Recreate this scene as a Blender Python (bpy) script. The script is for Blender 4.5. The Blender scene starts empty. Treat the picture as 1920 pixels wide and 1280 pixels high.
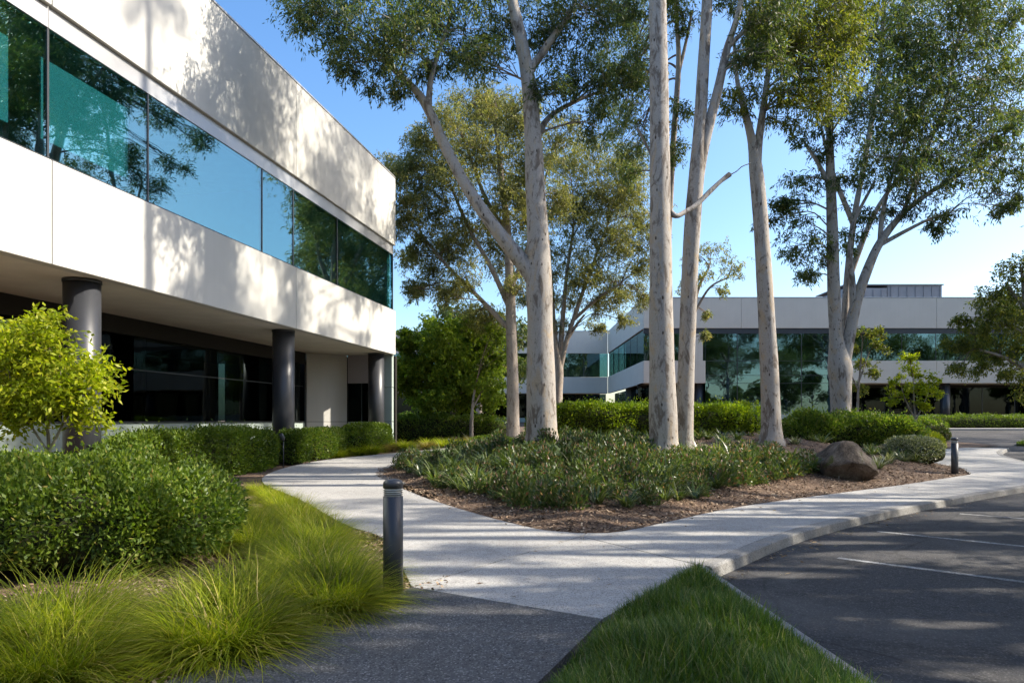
import bpy, bmesh, math
import numpy as np
from mathutils import Vector, Matrix
from mathutils.geometry import delaunay_2d_cdt

# ------------------------------------------------------------------ camera, sky, sun, exposure
scene = bpy.context.scene
COL = scene.collection
F, HY, CX, EYE = 1280.0, 788.0, 960.0, 1.5          # focal length and horizon measured on the photograph

cam_data = bpy.data.cameras.new('camera')
cam_data.sensor_width = 36.0
cam_data.lens = 24.0
cam_data.shift_y = (HY - 640.0) / 1920.0
cam_data.clip_end = 3000.0
cam = bpy.data.objects.new('camera', cam_data)
cam.location = (0, 0, EYE)
cam.rotation_euler = (math.radians(90), 0, 0)
COL.objects.link(cam)
scene.camera = cam

SUN_AZ, SUN_EL = math.radians(1.5), math.radians(40.0)   # azimuth counted from +X towards +Y
world = bpy.data.worlds.new('World')
scene.world = world
world.use_nodes = True
wn = world.node_tree
sky_node = wn.nodes.new('ShaderNodeTexSky')
sky_node.sky_type = 'NISHITA'
sky_node.sun_disc = False
sky_node.sun_elevation = SUN_EL
sky_node.sun_rotation = math.radians(90.0) - SUN_AZ
sky_node.air_density = 1.0
sky_node.dust_density = 1.8
sky_node.ozone_density = 1.6
sky_sat = wn.nodes.new('ShaderNodeHueSaturation')
sky_sat.inputs['Saturation'].default_value = 1.26
sky_sat.inputs['Hue'].default_value = 0.501
wn.links.new(sky_node.outputs[0], sky_sat.inputs['Color'])
wn.links.new(sky_sat.outputs[0], wn.nodes['Background'].inputs[0])
wn.nodes['Background'].inputs[1].default_value = 0.15

sun_data = bpy.data.lights.new('sun', 'SUN')
sun_data.energy = 4.6
sun_data.angle = math.radians(0.8)
sun_data.color = (1.0, 0.92, 0.79)
sun = bpy.data.objects.new('sun', sun_data)
COL.objects.link(sun)
sdir = Vector((math.cos(SUN_EL) * math.cos(SUN_AZ), math.cos(SUN_EL) * math.sin(SUN_AZ), math.sin(SUN_EL)))
sun.rotation_euler = sdir.to_track_quat('Z', 'Y').to_euler()
sun.location = (40, 15, 40)

scene.view_settings.view_transform = 'Standard'
scene.view_settings.look = 'None'
scene.view_settings.gamma = 1.0
scene.view_settings.exposure = 1.08
scene.render.engine = 'CYCLES'
scene.cycles.max_bounces = 5
scene.cycles.diffuse_bounces = 2
scene.cycles.glossy_bounces = 4
scene.cycles.transmission_bounces = 4
scene.cycles.transparent_max_bounces = 8
scene.cycles.caustics_reflective = False
scene.cycles.caustics_refractive = False
scene.cycles.use_denoising = True
scene.cycles.use_adaptive_sampling = True
scene.cycles.adaptive_threshold = 0.02
scene.cycles.sample_clamp_indirect = 6.0

# ------------------------------------------------------------------ helpers
def g(y):
    """ground height: level in front, rising 2 % beyond 16 m"""
    return 0.02 * np.maximum(0.0, np.asarray(y, float) - 16.0)

def at(px, py, Y):
    return np.array([(px - CX) / F * Y, Y, EYE + (HY - py) / F * Y])

def gp(px, py, off=0.0):
    p = py - HY
    Y = (EYE - off) * F / p
    if Y > 16:
        Y = (EYE - off + 0.32) * F / (p + 25.6)
    return ((px - CX) / F * Y, Y)

def tag(o, label=None, cat=None, group=None, kind=None):
    if label: o['label'] = label
    if cat: o['category'] = cat
    if group: o['group'] = group
    if kind: o['kind'] = kind
    return o

def link(o, parent=None):
    COL.objects.link(o)
    if parent is not None:
        o.parent = parent
    return o

def empty(name, loc=(0, 0, 0), rz=0.0):
    o = bpy.data.objects.new(name, None)
    o.location = loc
    o.rotation_euler = (0, 0, rz)
    o.empty_display_size = 0.2
    return link(o)

def np_mesh(name, V, faces, mat, smooth=False):
    """V (n,3); faces: list of int arrays (m,k)"""
    me = bpy.data.meshes.new(name)
    V = np.asarray(V, np.float32)
    me.vertices.add(len(V))
    me.vertices.foreach_set('co', V.ravel())
    faces = [np.asarray(f, np.int32) for f in faces if len(f)]
    idx = np.concatenate([f.ravel() for f in faces])
    tot = np.concatenate([np.full(len(f), f.shape[1], np.int32) for f in faces])
    start = np.concatenate([[0], np.cumsum(tot)[:-1]]).astype(np.int32)
    me.loops.add(len(idx))
    me.loops.foreach_set('vertex_index', idx)
    me.polygons.add(len(tot))
    me.polygons.foreach_set('loop_start', start)
    me.polygons.foreach_set('loop_total', tot)
    if smooth:
        me.polygons.foreach_set('use_smooth', np.ones(len(tot), bool))
    me.update(calc_edges=True)
    me.materials.append(mat)
    return me

def obj(name, me, parent=None, loc=None, rz=None):
    o = bpy.data.objects.new(name, me)
    if loc is not None: o.location = loc
    if rz is not None: o.rotation_euler = (0, 0, rz)
    return link(o, parent)

def bm_obj(name, bm, mat, parent=None, smooth=False, loc=None):
    me = bpy.data.meshes.new(name)
    bm.normal_update()
    bm.to_mesh(me)
    bm.free()
    me.materials.append(mat)
    if smooth:
        for p in me.polygons: p.use_smooth = True
    return obj(name, me, parent, loc)

def box(name, parent, x0, x1, y0, y1, z0, z1, mat, bevel=0.0):
    bm = bmesh.new()
    bmesh.ops.create_cube(bm, size=1.0)
    for v in bm.verts:
        v.co = Vector((x0 + (v.co.x + .5) * (x1 - x0), y0 + (v.co.y + .5) * (y1 - y0), z0 + (v.co.z + .5) * (z1 - z0)))
    if bevel:
        bmesh.ops.bevel(bm, geom=list(bm.edges), offset=bevel, segments=1, affect='EDGES')
    return bm_obj(name, bm, mat, parent)

def lathe(bm, prof, n=24):
    """prof: [(r,z)...] round the z axis"""
    rings = []
    for r, z in prof:
        rings.append([bm.verts.new((r * math.cos(2 * math.pi * k / n), r * math.sin(2 * math.pi * k / n), z)) for k in range(n)])
    for a, b in zip(rings[:-1], rings[1:]):
        for k in range(n):
            bm.faces.new((a[k], a[(k + 1) % n], b[(k + 1) % n], b[k]))
    bm.faces.new(rings[-1])
    bm.faces.new(list(reversed(rings[0])))

def lathe_obj(name, parent, prof, mat, n=24, loc=None):
    bm = bmesh.new()
    lathe(bm, prof, n)
    o = bm_obj(name, bm, mat, parent, loc=loc)
    for p in o.data.polygons:
        p.use_smooth = len(p.vertices) == 4
    return o

def offset_poly(pts, d):
    """shrink a polygon by d (counter-clockwise or clockwise)"""
    P = np.array(pts, float)
    area = 0.5 * np.sum(P[:, 0] * np.roll(P[:, 1], -1) - np.roll(P[:, 0], -1) * P[:, 1])
    if area < 0: P = P[::-1]
    e = np.roll(P, -1, 0) - P
    e /= np.linalg.norm(e, axis=1)[:, None]
    nrm = np.stack([-e[:, 1], e[:, 0]], 1)
    m = nrm + np.roll(nrm, 1, 0)
    m /= np.maximum(np.sum(m * nrm, 1), .35)[:, None]
    return [tuple(p) for p in P + m * d]

def sheet(name, pts, mat, off=0.0, thick=0.0, parent=None, inset=0.0, bevel=0.0):
    """a polygon laid on the sloping ground, optionally with thickness"""
    if inset: pts = offset_poly(pts, inset)
    else:
        pts = offset_poly(pts, 0.0)
    bm = bmesh.new()
    f = bm.faces.new([bm.verts.new((x, y, 0)) for x, y in pts])
    bmesh.ops.triangulate(bm, faces=[f])
    for yy in (16.0,):
        bmesh.ops.bisect_plane(bm, geom=bm.verts[:] + bm.edges[:] + bm.faces[:], plane_co=(0, yy, 0), plane_no=(0, 1, 0))
    bm.normal_update()
    for fc in bm.faces:
        if fc.normal.z < 0: fc.normal_flip()
    for v in bm.verts: v.co.z = float(g(v.co.y)) + off
    if thick:
        r = bmesh.ops.extrude_face_region(bm, geom=list(bm.faces))
        # extruded copy is the top; the original is the underside
        for v in bm.verts: pass
        top = [e for e in r['geom'] if isinstance(e, bmesh.types.BMVert)]
        tops = set(top)
        for v in bm.verts:
            if v not in tops: v.co.z -= thick
        bmesh.ops.recalc_face_normals(bm, faces=list(bm.faces))
    return bm_obj(name, bm, mat, parent)

def strip(path, width):
    """polygon of a strip to the left of an open path"""
    P = np.array(path, float)
    t = np.gradient(P, axis=0)
    t /= np.linalg.norm(t, axis=1)[:, None]
    n = np.stack([-t[:, 1], t[:, 0]], 1)
    return [tuple(p) for p in P] + [tuple(p) for p in (P + n * width)[::-1]]

def smooth_path(pts, n=8):
    """Catmull-Rom through pts (any dimension)"""
    P = np.array(pts, float)
    Q = np.vstack([2 * P[0] - P[1], P, 2 * P[-1] - P[-2]])
    out = []
    for i in range(len(P) - 1):
        p0, p1, p2, p3 = Q[i:i + 4]
        for k in range(n):
            t = k / n
            out.append(.5 * ((2 * p1) + (-p0 + p2) * t + (2 * p0 - 5 * p1 + 4 * p2 - p3) * t * t + (-p0 + 3 * p1 - 3 * p2 + p3) * t ** 3))
    out.append(P[-1])
    return np.array(out)

def poly_dist(P, poly):
    """signed distance of points P (n,2) to polygon: positive inside"""
    A = np.array(poly, float)
    B = np.roll(A, -1, 0)
    P = np.asarray(P, float)
    d = np.full(len(P), 1e9)
    ins = np.zeros(len(P), bool)
    for a, b in zip(A, B):
        ab = b - a
        t = np.clip(((P - a) @ ab) / (ab @ ab + 1e-12), 0, 1)
        d = np.minimum(d, np.linalg.norm(P - a - t[:, None] * ab, axis=1))
        c = ((a[1] > P[:, 1]) != (b[1] > P[:, 1]))
        with np.errstate(divide='ignore', invalid='ignore'):
            xi = (b[0] - a[0]) * (P[:, 1] - a[1]) / (b[1] - a[1] + 1e-15) + a[0]
        ins ^= c & (P[:, 0] < xi)
    return np.where(ins, d, -d)

def unit(a):
    return a / np.maximum(np.linalg.norm(a, axis=-1, keepdims=True), 1e-9)

# ------------------------------------------------------------------ materials
def mat_new(name):
    m = bpy.data.materials.new(name)
    m.use_nodes = True
    nt = m.node_tree
    for n in list(nt.nodes): nt.nodes.remove(n)
    out = nt.nodes.new('ShaderNodeOutputMaterial')
    return m, nt, out

def nd(nt, kind, **kw):
    n = nt.nodes.new(kind)
    for k, v in kw.items():
        if hasattr(n, k): setattr(n, k, v)
        else: n.inputs[k].default_value = v
    return n

def ramp(nt, stops, src):
    r = nt.nodes.new('ShaderNodeValToRGB')
    el = r.color_ramp.elements
    while len(el) < len(stops): el.new(0.5)
    for e, (p, c) in zip(el, stops):
        e.position = p
        e.color = (*c, 1.0) if len(c) == 3 else c
    nt.links.new(src, r.inputs[0])
    return r

def noise(nt, vec, scale, detail=4.0, rough=0.55, dist=0.0):
    n = nt.nodes.new('ShaderNodeTexNoise')
    n.inputs['Scale'].default_value = scale
    n.inputs['Detail'].default_value = detail
    n.inputs['Roughness'].default_value = rough
    n.inputs['Distortion'].default_value = dist
    if vec is not None: nt.links.new(vec, n.inputs['Vector'])
    return n

def mixc(nt, fac, a, b, mode='MIX'):
    m = nt.nodes.new('ShaderNodeMix')
    m.data_type = 'RGBA'
    m.blend_type = mode
    for sock, v in ((m.inputs[0], fac), (m.inputs[6], a), (m.inputs[7], b)):
        if hasattr(v, 'is_linked') or isinstance(v, bpy.types.NodeSocket): nt.links.new(v, sock)
        elif isinstance(v, (int, float)): sock.default_value = v
        else: sock.default_value = (*v, 1.0)
    return m.outputs[2]

def bump(nt, height, strength, dist):
    b = nt.nodes.new('ShaderNodeBump')
    b.inputs['Strength'].default_value = strength
    b.inputs['Distance'].default_value = dist
    nt.links.new(height, b.inputs['Height'])
    return b.outputs[0]

def geo_pos(nt):
    return nt.nodes.new('ShaderNodeNewGeometry').outputs['Position']

def principled(nt, out, color, rough=0.6, spec=0.4, normal=None, metallic=0.0):
    p = nt.nodes.new('ShaderNodeBsdfPrincipled')
    if isinstance(color, bpy.types.NodeSocket): nt.links.new(color, p.inputs['Base Color'])
    else: p.inputs['Base Color'].default_value = (*color, 1)
    if isinstance(rough, bpy.types.NodeSocket): nt.links.new(rough, p.inputs['Roughness'])
    else: p.inputs['Roughness'].default_value = rough
    p.inputs['Specular IOR Level'].default_value = spec
    p.inputs['Metallic'].default_value = metallic
    if normal is not None: nt.links.new(normal, p.inputs['Normal'])
    if out is not None: nt.links.new(p.outputs[0], out.inputs[0])
    return p

def m_plain(name, color, rough=0.6, spec=0.4, var=0.12, scale=3.0, bumps=0.0, metallic=0.0):
    m, nt, out = mat_new(name)
    pos = geo_pos(nt)
    n1 = noise(nt, pos, scale, 5.0, 0.6)
    dark = tuple(c * (1 - var) for c in color)
    lite = tuple(min(1, c * (1 + var)) for c in color)
    r = ramp(nt, [(0.3, dark), (0.7, lite)], n1.outputs[0])
    nrm = None
    if bumps:
        n2 = noise(nt, pos, 60.0, 4.0, 0.6)
        nrm = bump(nt, n2.outputs[0], bumps, 0.01)
    principled(nt, out, r.outputs[0], rough, spec, nrm, metallic)
    return m

def m_speckle(name, base, dark, lite, sc=170.0, big=0.6, rough=0.85, bs=0.5, stain=0.25, worn=False):
    """exposed aggregate: fine dark and light grains over a broad tone"""
    m, nt, out = mat_new(name)
    pos = geo_pos(nt)
    v = nd(nt, 'ShaderNodeTexVoronoi')
    v.inputs['Scale'].default_value = sc
    nt.links.new(pos, v.inputs['Vector'])
    bw = nt.nodes.new('ShaderNodeRGBToBW')
    nt.links.new(v.outputs['Color'], bw.inputs[0])
    grains = ramp(nt, [(0.12, dark), (0.32, base), (0.68, base), (0.88, lite)], bw.outputs[0])
    n2 = noise(nt, pos, sc * 0.25, 3.0, 0.7)
    pits = ramp(nt, [(0.33, (.45, .45, .45)), (0.43, (1, 1, 1))], n2.outputs[0])
    c = mixc(nt, 0.8, grains.outputs[0], pits.outputs[0], 'MULTIPLY')
    n1 = noise(nt, pos, big, 6.0, 0.62, 0.4)
    st = ramp(nt, [(0.35, (1 - stain, 1 - stain, 1 - stain)), (0.62, (1, 1, 1))], n1.outputs[0])
    c = mixc(nt, 1.0, c, st.outputs[0], 'MULTIPLY')
    n3 = noise(nt, pos, 7.0, 5.0, 0.7)
    st3 = ramp(nt, [(0.36, (.86, .85, .83)), (0.6, (1, 1, 1))], n3.outputs[0])
    c = mixc(nt, 1.0, c, st3.outputs[0], 'MULTIPLY')
    if worn:                                  # hairline cracks, dusty tracks and oil drips
        nw = noise(nt, pos, 1.4, 4.0, 0.6)
        wp = nt.nodes.new('ShaderNodeMix'); wp.data_type = 'VECTOR'; wp.inputs[0].default_value = 0.22
        nt.links.new(pos, wp.inputs[4]); nt.links.new(nw.outputs['Color'], wp.inputs[5])
        ve = nt.nodes.new('ShaderNodeTexVoronoi'); ve.feature = 'DISTANCE_TO_EDGE'; ve.inputs['Scale'].default_value = 0.42
        nt.links.new(wp.outputs[1], ve.inputs['Vector'])
        ck = ramp(nt, [(0.002, (.35, .35, .35)), (0.007, (1, 1, 1))], ve.outputs['Distance'])
        c = mixc(nt, 0.8, c, ck.outputs[0], 'MULTIPLY')
        n5 = noise(nt, pos, 2.1, 3.0, 0.5, 0.5)
        oil = ramp(nt, [(0.27, (.5, .5, .5)), (0.34, (1, 1, 1))], n5.outputs[0])
        c = mixc(nt, 0.8, c, oil.outputs[0], 'MULTIPLY')
        n6 = noise(nt, pos, 0.55, 5.0, 0.6, 0.8)
        du = ramp(nt, [(0.5, (0, 0, 0)), (0.72, (.35, .35, .35))], n6.outputs[0])
        c = mixc(nt, du.outputs[0], c, (.17, .16, .145))
    h = nt.nodes.new('ShaderNodeMath'); h.operation = 'ADD'
    nt.links.new(bw.outputs[0], h.inputs[0]); nt.links.new(n2.outputs[0], h.inputs[1])
    principled(nt, out, c, rough, 0.35, bump(nt, h.outputs[0], bs, 0.006))
    return m

def m_leaf(name, stops, trans=0.35, tint=(1.25, 1.35, 0.45), rough=0.45, spec=0.22, gtint=0.75):
    """leaf: colour differs from leaf to leaf; light shines through"""
    m, nt, out = mat_new(name)
    gi = nt.nodes.new('ShaderNodeNewGeometry')
    rp = ramp(nt, stops, gi.outputs['Random Per Island'])
    n1 = noise(nt, gi.outputs['Position'], 0.9, 2.0, 0.5)
    st = ramp(nt, [(0.35, (gtint, gtint, gtint)), (0.65, (1.15, 1.12, 1.05))], n1.outputs[0])
    c = mixc(nt, 1.0, rp.outputs[0], st.outputs[0], 'MULTIPLY')
    p = principled(nt, None, c, rough, spec)
    t = nt.nodes.new('ShaderNodeBsdfTranslucent')
    tc = mixc(nt, 1.0, c, tint, 'MULTIPLY')
    nt.links.new(tc, t.inputs[0])
    mx = nt.nodes.new('ShaderNodeMixShader')
    mx.inputs[0].default_value = trans
    nt.links.new(p.outputs[0], mx.inputs[1])
    nt.links.new(t.outputs[0], mx.inputs[2])
    nt.links.new(mx.outputs[0], out.inputs[0])
    return m

def m_bark(name, base, patch, dark, warm):
    m, nt, out = mat_new(name)
    tc = nt.nodes.new('ShaderNodeTexCoord')
    mp = nt.nodes.new('ShaderNodeMapping')
    mp.inputs['Scale'].default_value = (1, 1, 0.36)
    nt.links.new(tc.outputs['Object'], mp.inputs[0])
    v = mp.outputs[0]
    n1 = noise(nt, v, 3.2, 6.0, 0.66, 0.8)
    c1 = ramp(nt, [(0.40, patch), (0.47, base), (0.55, base), (0.62, warm)], n1.outputs[0])
    n2 = noise(nt, v, 7.0, 5.0, 0.65, 0.9)
    f2 = ramp(nt, [(0.56, (0, 0, 0)), (0.66, (1, 1, 1))], n2.outputs[0])
    c = mixc(nt, f2.outputs[0], c1.outputs[0], patch)
    mp2 = nt.nodes.new('ShaderNodeMapping')
    mp2.inputs['Scale'].default_value = (1, 1, 0.5)
    nt.links.new(tc.outputs['Object'], mp2.inputs[0])
    vo = nd(nt, 'ShaderNodeTexVoronoi')
    vo.inputs['Scale'].default_value = 5.5
    nt.links.new(mp2.outputs[0], vo.inputs['Vector'])
    n3 = noise(nt, v, 16.0, 4.0, 0.7)
    ad = nt.nodes.new('ShaderNodeMath'); ad.operation = 'MULTIPLY_ADD'
    nt.links.new(n3.outputs[0], ad.inputs[0]); ad.inputs[1].default_value = 0.22
    nt.links.new(vo.outputs['Distance'], ad.inputs[2])
    f3 = ramp(nt, [(0.19, (1, 1, 1)), (0.25, (0, 0, 0))], ad.outputs[0])
    c = mixc(nt, f3.outputs[0], c, dark)
    n4 = noise(nt, tc.outputs['Object'], 30.0, 5.0, 0.7)
    st = ramp(nt, [(0.3, (.8, .79, .78)), (0.6, (1, 1, 1))], n4.outputs[0])
    c = mixc(nt, 1.0, c, st.outputs[0], 'MULTIPLY')
    h = nt.nodes.new('ShaderNodeMath'); h.operation = 'ADD'
    nt.links.new(n2.outputs[0], h.inputs[0]); nt.links.new(n4.outputs[0], h.inputs[1])
    principled(nt, out, c, 0.8, 0.25, bump(nt, h.outputs[0], 0.45, 0.02))
    return m

def m_glass(name, tint, refl, floor=0.12, rip=0.015):
    """tinted architectural glass: dark see-through plus Fresnel mirror"""
    m, nt, out = mat_new(name)
    pos = geo_pos(nt)
    n1 = noise(nt, pos, 0.8, 2.0, 0.5)
    nrm = bump(nt, n1.outputs[0], rip, 0.2)
    tr = nt.nodes.new('ShaderNodeBsdfTransparent')
    tr.inputs[0].default_value = (*tint, 1)
    gl = nt.nodes.new('ShaderNodeBsdfGlossy')
    gl.inputs['Color'].default_value = (*refl, 1)
    gl.inputs['Roughness'].default_value = 0.0
    nt.links.new(nrm, gl.inputs['Normal'])
    ge = nt.nodes.new('ShaderNodeNewGeometry')
    dt = nt.nodes.new('ShaderNodeVectorMath'); dt.operation = 'DOT_PRODUCT'
    nt.links.new(ge.outputs['Incoming'], dt.inputs[0]); nt.links.new(ge.outputs['Normal'], dt.inputs[1])
    ab = nt.nodes.new('ShaderNodeMath'); ab.operation = 'ABSOLUTE'
    nt.links.new(dt.outputs['Value'], ab.inputs[0])
    sb = nt.nodes.new('ShaderNodeMath'); sb.operation = 'SUBTRACT'; sb.inputs[0].default_value = 1.0
    nt.links.new(ab.outputs[0], sb.inputs[1])
    pw = nt.nodes.new('ShaderNodeMath'); pw.operation = 'POWER'; pw.inputs[1].default_value = 5.0
    nt.links.new(sb.outputs[0], pw.inputs[0])
    mr = nt.nodes.new('ShaderNodeMapRange')
    mr.inputs['To Min'].default_value = floor
    nt.links.new(pw.outputs[0], mr.inputs['Value'])
    mx = nt.nodes.new('ShaderNodeMixShader')
    nt.links.new(mr.outputs[0], mx.inputs[0])
    nt.links.new(tr.outputs[0], mx.inputs[1])
    nt.links.new(gl.outputs[0], mx.inputs[2])
    nt.links.new(mx.outputs[0], out.inputs[0])
    return m

def m_wall(name, color, streak=0.025):
    """smooth rendered concrete panels with faint cloudiness and rain streaks"""
    m, nt, out = mat_new(name)
    pos = geo_pos(nt)
    n1 = noise(nt, pos, 0.7, 6.0, 0.6)
    c1 = ramp(nt, [(0.3, tuple(c * 0.94 for c in color)), (0.7, color)], n1.outputs[0])
    mp = nt.nodes.new('ShaderNodeMapping')
    mp.inputs['Scale'].default_value = (5, 5, 0.25)
    nt.links.new(pos, mp.inputs[0])
    n2 = noise(nt, mp.outputs[0], 1.3, 4.0, 0.6)
    st = ramp(nt, [(0.35, (1 - streak, 1 - streak, 1 - streak * 1.1)), (0.55, (1, 1, 1))], n2.outputs[0])
    c = mixc(nt, 1.0, c1.outputs[0], st.outputs[0], 'MULTIPLY')
    n3 = noise(nt, pos, 140.0, 3.0, 0.6)
    principled(nt, out, c, 0.75, 0.25, bump(nt, n3.outputs[0], 0.12, 0.004))
    return m

M = {}
M['wall'] = m_wall('cream_wall', (.605, .59, .545))
M['wall_far'] = m_wall('cream_wall_far', (.66, .60, .51))
M['plinth'] = m_wall('green_grey_plinth', (.36, .42, .38))
M['mauve'] = m_wall('mauve_panel', (.40, .37, .40))
M['soffit'] = m_plain('soffit_board', (.76, .71, .62), 0.8, 0.2, 0.07, 1.5, 0.05)
M['column'] = m_plain('charcoal_paint', (.036, .038, .044), 0.38, 0.5, 0.10, 2.0, 0.03)
M['metal'] = m_plain('grey_metal', (.48, .48, .49), 0.4, 0.5, 0.05, 1.2, 0.0, 0.55)
M['dark_metal'] = m_plain('dark_metal', (.04, .044, .05), 0.4, 0.5, 0.08, 2.0)
M['joint'] = m_plain('sealant', (.06, .06, .06), 0.8, 0.2)
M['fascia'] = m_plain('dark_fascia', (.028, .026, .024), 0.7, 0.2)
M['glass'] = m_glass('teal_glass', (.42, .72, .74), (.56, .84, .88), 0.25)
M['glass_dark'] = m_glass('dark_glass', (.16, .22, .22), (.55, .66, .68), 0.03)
M['glass_far'] = m_glass('far_teal_glass', (.30, .46, .46), (.50, .76, .82), 0.20, 0.03)
M['blind'] = m_plain('roller_blind', (.58, .62, .62), 0.9, 0.1, 0.03)
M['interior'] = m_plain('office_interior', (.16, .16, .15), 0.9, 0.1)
M['ceiling'] = m_plain('office_ceiling', (.55, .55, .53), 0.9, 0.1)
M['roof'] = m_plain('roof_membrane', (.30, .30, .29), 0.9, 0.1)
M['penthouse'] = m_plain('penthouse_cladding', (.20, .21, .235), 0.6, 0.3, 0.12, 0.6)
M['concrete'] = m_speckle('path_concrete', (.405, .395, .375), (.16, .155, .15), (.54, .52, .49), 120.0, 0.5, 0.85, 0.45, 0.16)
M['concrete_shaded'] = m_speckle('aggregate_concrete_shaded', (.105, .104, .105), (.035, .035, .038), (.26, .255, .25), 95.0, 0.8, 0.82, 0.7, 0.22)  # slightly different slab, with its tree shade also darkened into the base colour
M['kerb'] = m_speckle('kerb_concrete', (.30, .29, .27), (.14, .135, .13), (.40, .39, .37), 130.0, 0.9, 0.85, 0.45, 0.3)
M['asphalt'] = m_speckle('asphalt', (.050, .048, .050), (.03, .03, .03), (.13, .125, .12), 85.0, 0.35, 0.88, 0.8, 0.28, worn=True)
M['paint'] = m_speckle('worn_road_paint', (.34, .34, .335), (.06, .06, .06), (.45, .45, .44), 60.0, 2.5, 0.75, 0.4, 0.5)
M['soil'] = m_speckle('soil', (.12, .085, .06), (.05, .035, .025), (.22, .17, .12), 45.0, 0.7, 0.95, 1.0, 0.3)
M['mulch'] = m_speckle('bark_mulch', (.13, .08, .052), (.04, .027, .018), (.30, .22, .15), 38.0, 1.1, 0.95, 1.0, 0.3)
M['turf'] = m_plain('turf_soil', (.05, .065, .02), 0.95, 0.1, 0.4, 4.0, 0.5)
M['lens'] = m_plain('lamp_lens', (.62, .64, .66), 0.12, 0.6, 0.05)
M['marker'] = m_plain('marker_rod', (.68, .66, .62), 0.5, 0.4, 0.1)

def m_rock():
    m, nt, out = mat_new('boulder_stone')
    tc = nt.nodes.new('ShaderNodeTexCoord').outputs['Object']
    n1 = noise(nt, tc, 2.2, 8.0, 0.65, 0.5)
    c1 = ramp(nt, [(0.36, (.09, .07, .052)), (0.5, (.20, .16, .125)), (0.64, (.34, .285, .225))], n1.outputs[0])
    n2 = noise(nt, tc, 2.7, 5.0, 0.6, 1.0)
    f = ramp(nt, [(0.58, (0, 0, 0)), (0.68, (.85, .85, .85))], n2.outputs[0])
    c = mixc(nt, f.outputs[0], c1.outputs[0], (.10, .12, .03))
    n3 = noise(nt, tc, 26.0, 6.0, 0.7)
    st = ramp(nt, [(0.35, (.6, .6, .6)), (0.6, (1, 1, 1))], n3.outputs[0])
    c = mixc(nt, 1.0, c, st.outputs[0], 'MULTIPLY')
    principled(nt, out, c, 0.9, 0.2, bump(nt, n3.outputs[0], 1.0, 0.06))
    return m
M['rock'] = m_rock()

def m_chips():
    m, nt, out = mat_new('mulch_chip')
    gi = nt.nodes.new('ShaderNodeNewGeometry')
    rp = ramp(nt, [(0, (.05, .032, .022)), (0.35, (.14, .09, .058)), (0.7, (.26, .18, .115)), (1, (.44, .34, .24))], gi.outputs['Random Per Island'])
    principled(nt, out, rp.outputs[0], 0.85, 0.2)
    return m
M['chips'] = m_chips()

M['bark'] = m_bark('gum_bark', (.385, .355, .32), (.175, .145, .12), (.06, .042, .032), (.41, .335, .25))
M['bark_dim'] = m_bark('gum_bark_grey', (.36, .31, .26), (.22, .175, .14), (.07, .05, .04), (.42, .34, .26))
M['twig'] = m_plain('twig', (.15, .11, .08), 0.85, 0.2, 0.3, 4.0)
M['gum'] = m_leaf('gum_leaf', [(0, (0.044, 0.075, 0.031)), (0.45, (0.081, 0.119, 0.044)), (0.8, (0.125, 0.150, 0.062)), (1, (0.200, 0.188, 0.075))], 0.46)
M['gum_dark'] = m_leaf('gum_leaf_dark', [(0, (.05, .085, .04)), (0.5, (.09, .13, .055)), (0.85, (.15, .18, .07)), (1, (.26, .24, .09))], 0.46)
M['gum_olive'] = m_leaf('gum_leaf_olive', [(0, (.11, .135, .05)), (0.5, (.19, .21, .08)), (0.8, (.28, .275, .11)), (1, (.42, .36, .15))], 0.55, tint=(1.2, 1.2, .6))
M['gum_yellow'] = m_leaf('gum_leaf_yellow', [(0, (0.075, 0.106, 0.031)), (0.5, (0.150, 0.181, 0.044)), (1, (0.300, 0.275, 0.062))], 0.52)
M['broad'] = m_leaf('broad_leaf', [(0, (.10, .17, .022)), (0.5, (.19, .28, .035)), (1, (.32, .37, .05))], 0.48)
M['lime'] = m_leaf('lime_leaf', [(0, (.16, .22, .012)), (0.5, (.28, .34, .018)), (1, (.42, .42, .03))], 0.5)
M['shrub'] = m_leaf('shrub_leaf', [(0, (.06, .11, .016)), (0.5, (.125, .195, .028)), (0.85, (.20, .265, .04)), (0.97, (.27, .30, .07)), (1, (.32, .23, .09))], 0.42, spec=0.3, rough=0.45)
M['hedge'] = m_leaf('hedge_leaf', [(0, (.06, .11, .014)), (0.5, (.12, .19, .02)), (1, (.22, .28, .035))], 0.38, spec=0.35)
M['hedge_bright'] = m_leaf('hedge_leaf_bright', [(0, (.10, .17, .012)), (0.5, (.19, .28, .018)), (1, (.30, .35, .03))], 0.42, spec=0.35)
M['tuss'] = m_leaf('tussock_blade', [(0, (.13, .18, .014)), (0.5, (.25, .31, .02)), (0.85, (.38, .40, .035)), (0.94, (.50, .43, .12)), (1, (.56, .45, .22))], 0.52, rough=0.5, spec=0.2)
M['dry'] = m_leaf('dry_grass_blade', [(0, (.14, .13, .04)), (0.5, (.22, .18, .07)), (1, (.34, .25, .11))], 0.38, rough=0.6)
M['lawn'] = m_leaf('lawn_blade', [(0, (.045, .10, .014)), (0.5, (.09, .165, .02)), (0.85, (.15, .22, .03)), (0.95, (.26, .26, .09)), (1, (.42, .38, .22))], 0.42, rough=0.45, spec=0.4)
M['strap'] = m_leaf('strap_leaf', [(0, (.05, .09, .025)), (0.5, (.10, .15, .045)), (0.8, (.18, .22, .08)), (1, (.40, .38, .26))], 0.32, rough=0.35, spec=0.5)
M['red_leaf'] = m_leaf('red_tinged_leaf', [(0, (.04, .08, .022)), (0.5, (.085, .13, .04)), (0.85, (.15, .17, .07)), (0.93, (.24, .10, .085)), (1, (.50, .34, .30))], 0.32, rough=0.4, spec=0.45)
M['silver'] = m_leaf('silver_leaf', [(0, (.10, .14, .07)), (0.6, (.24, .26, .18)), (1, (.52, .51, .44))], 0.30)
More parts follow.
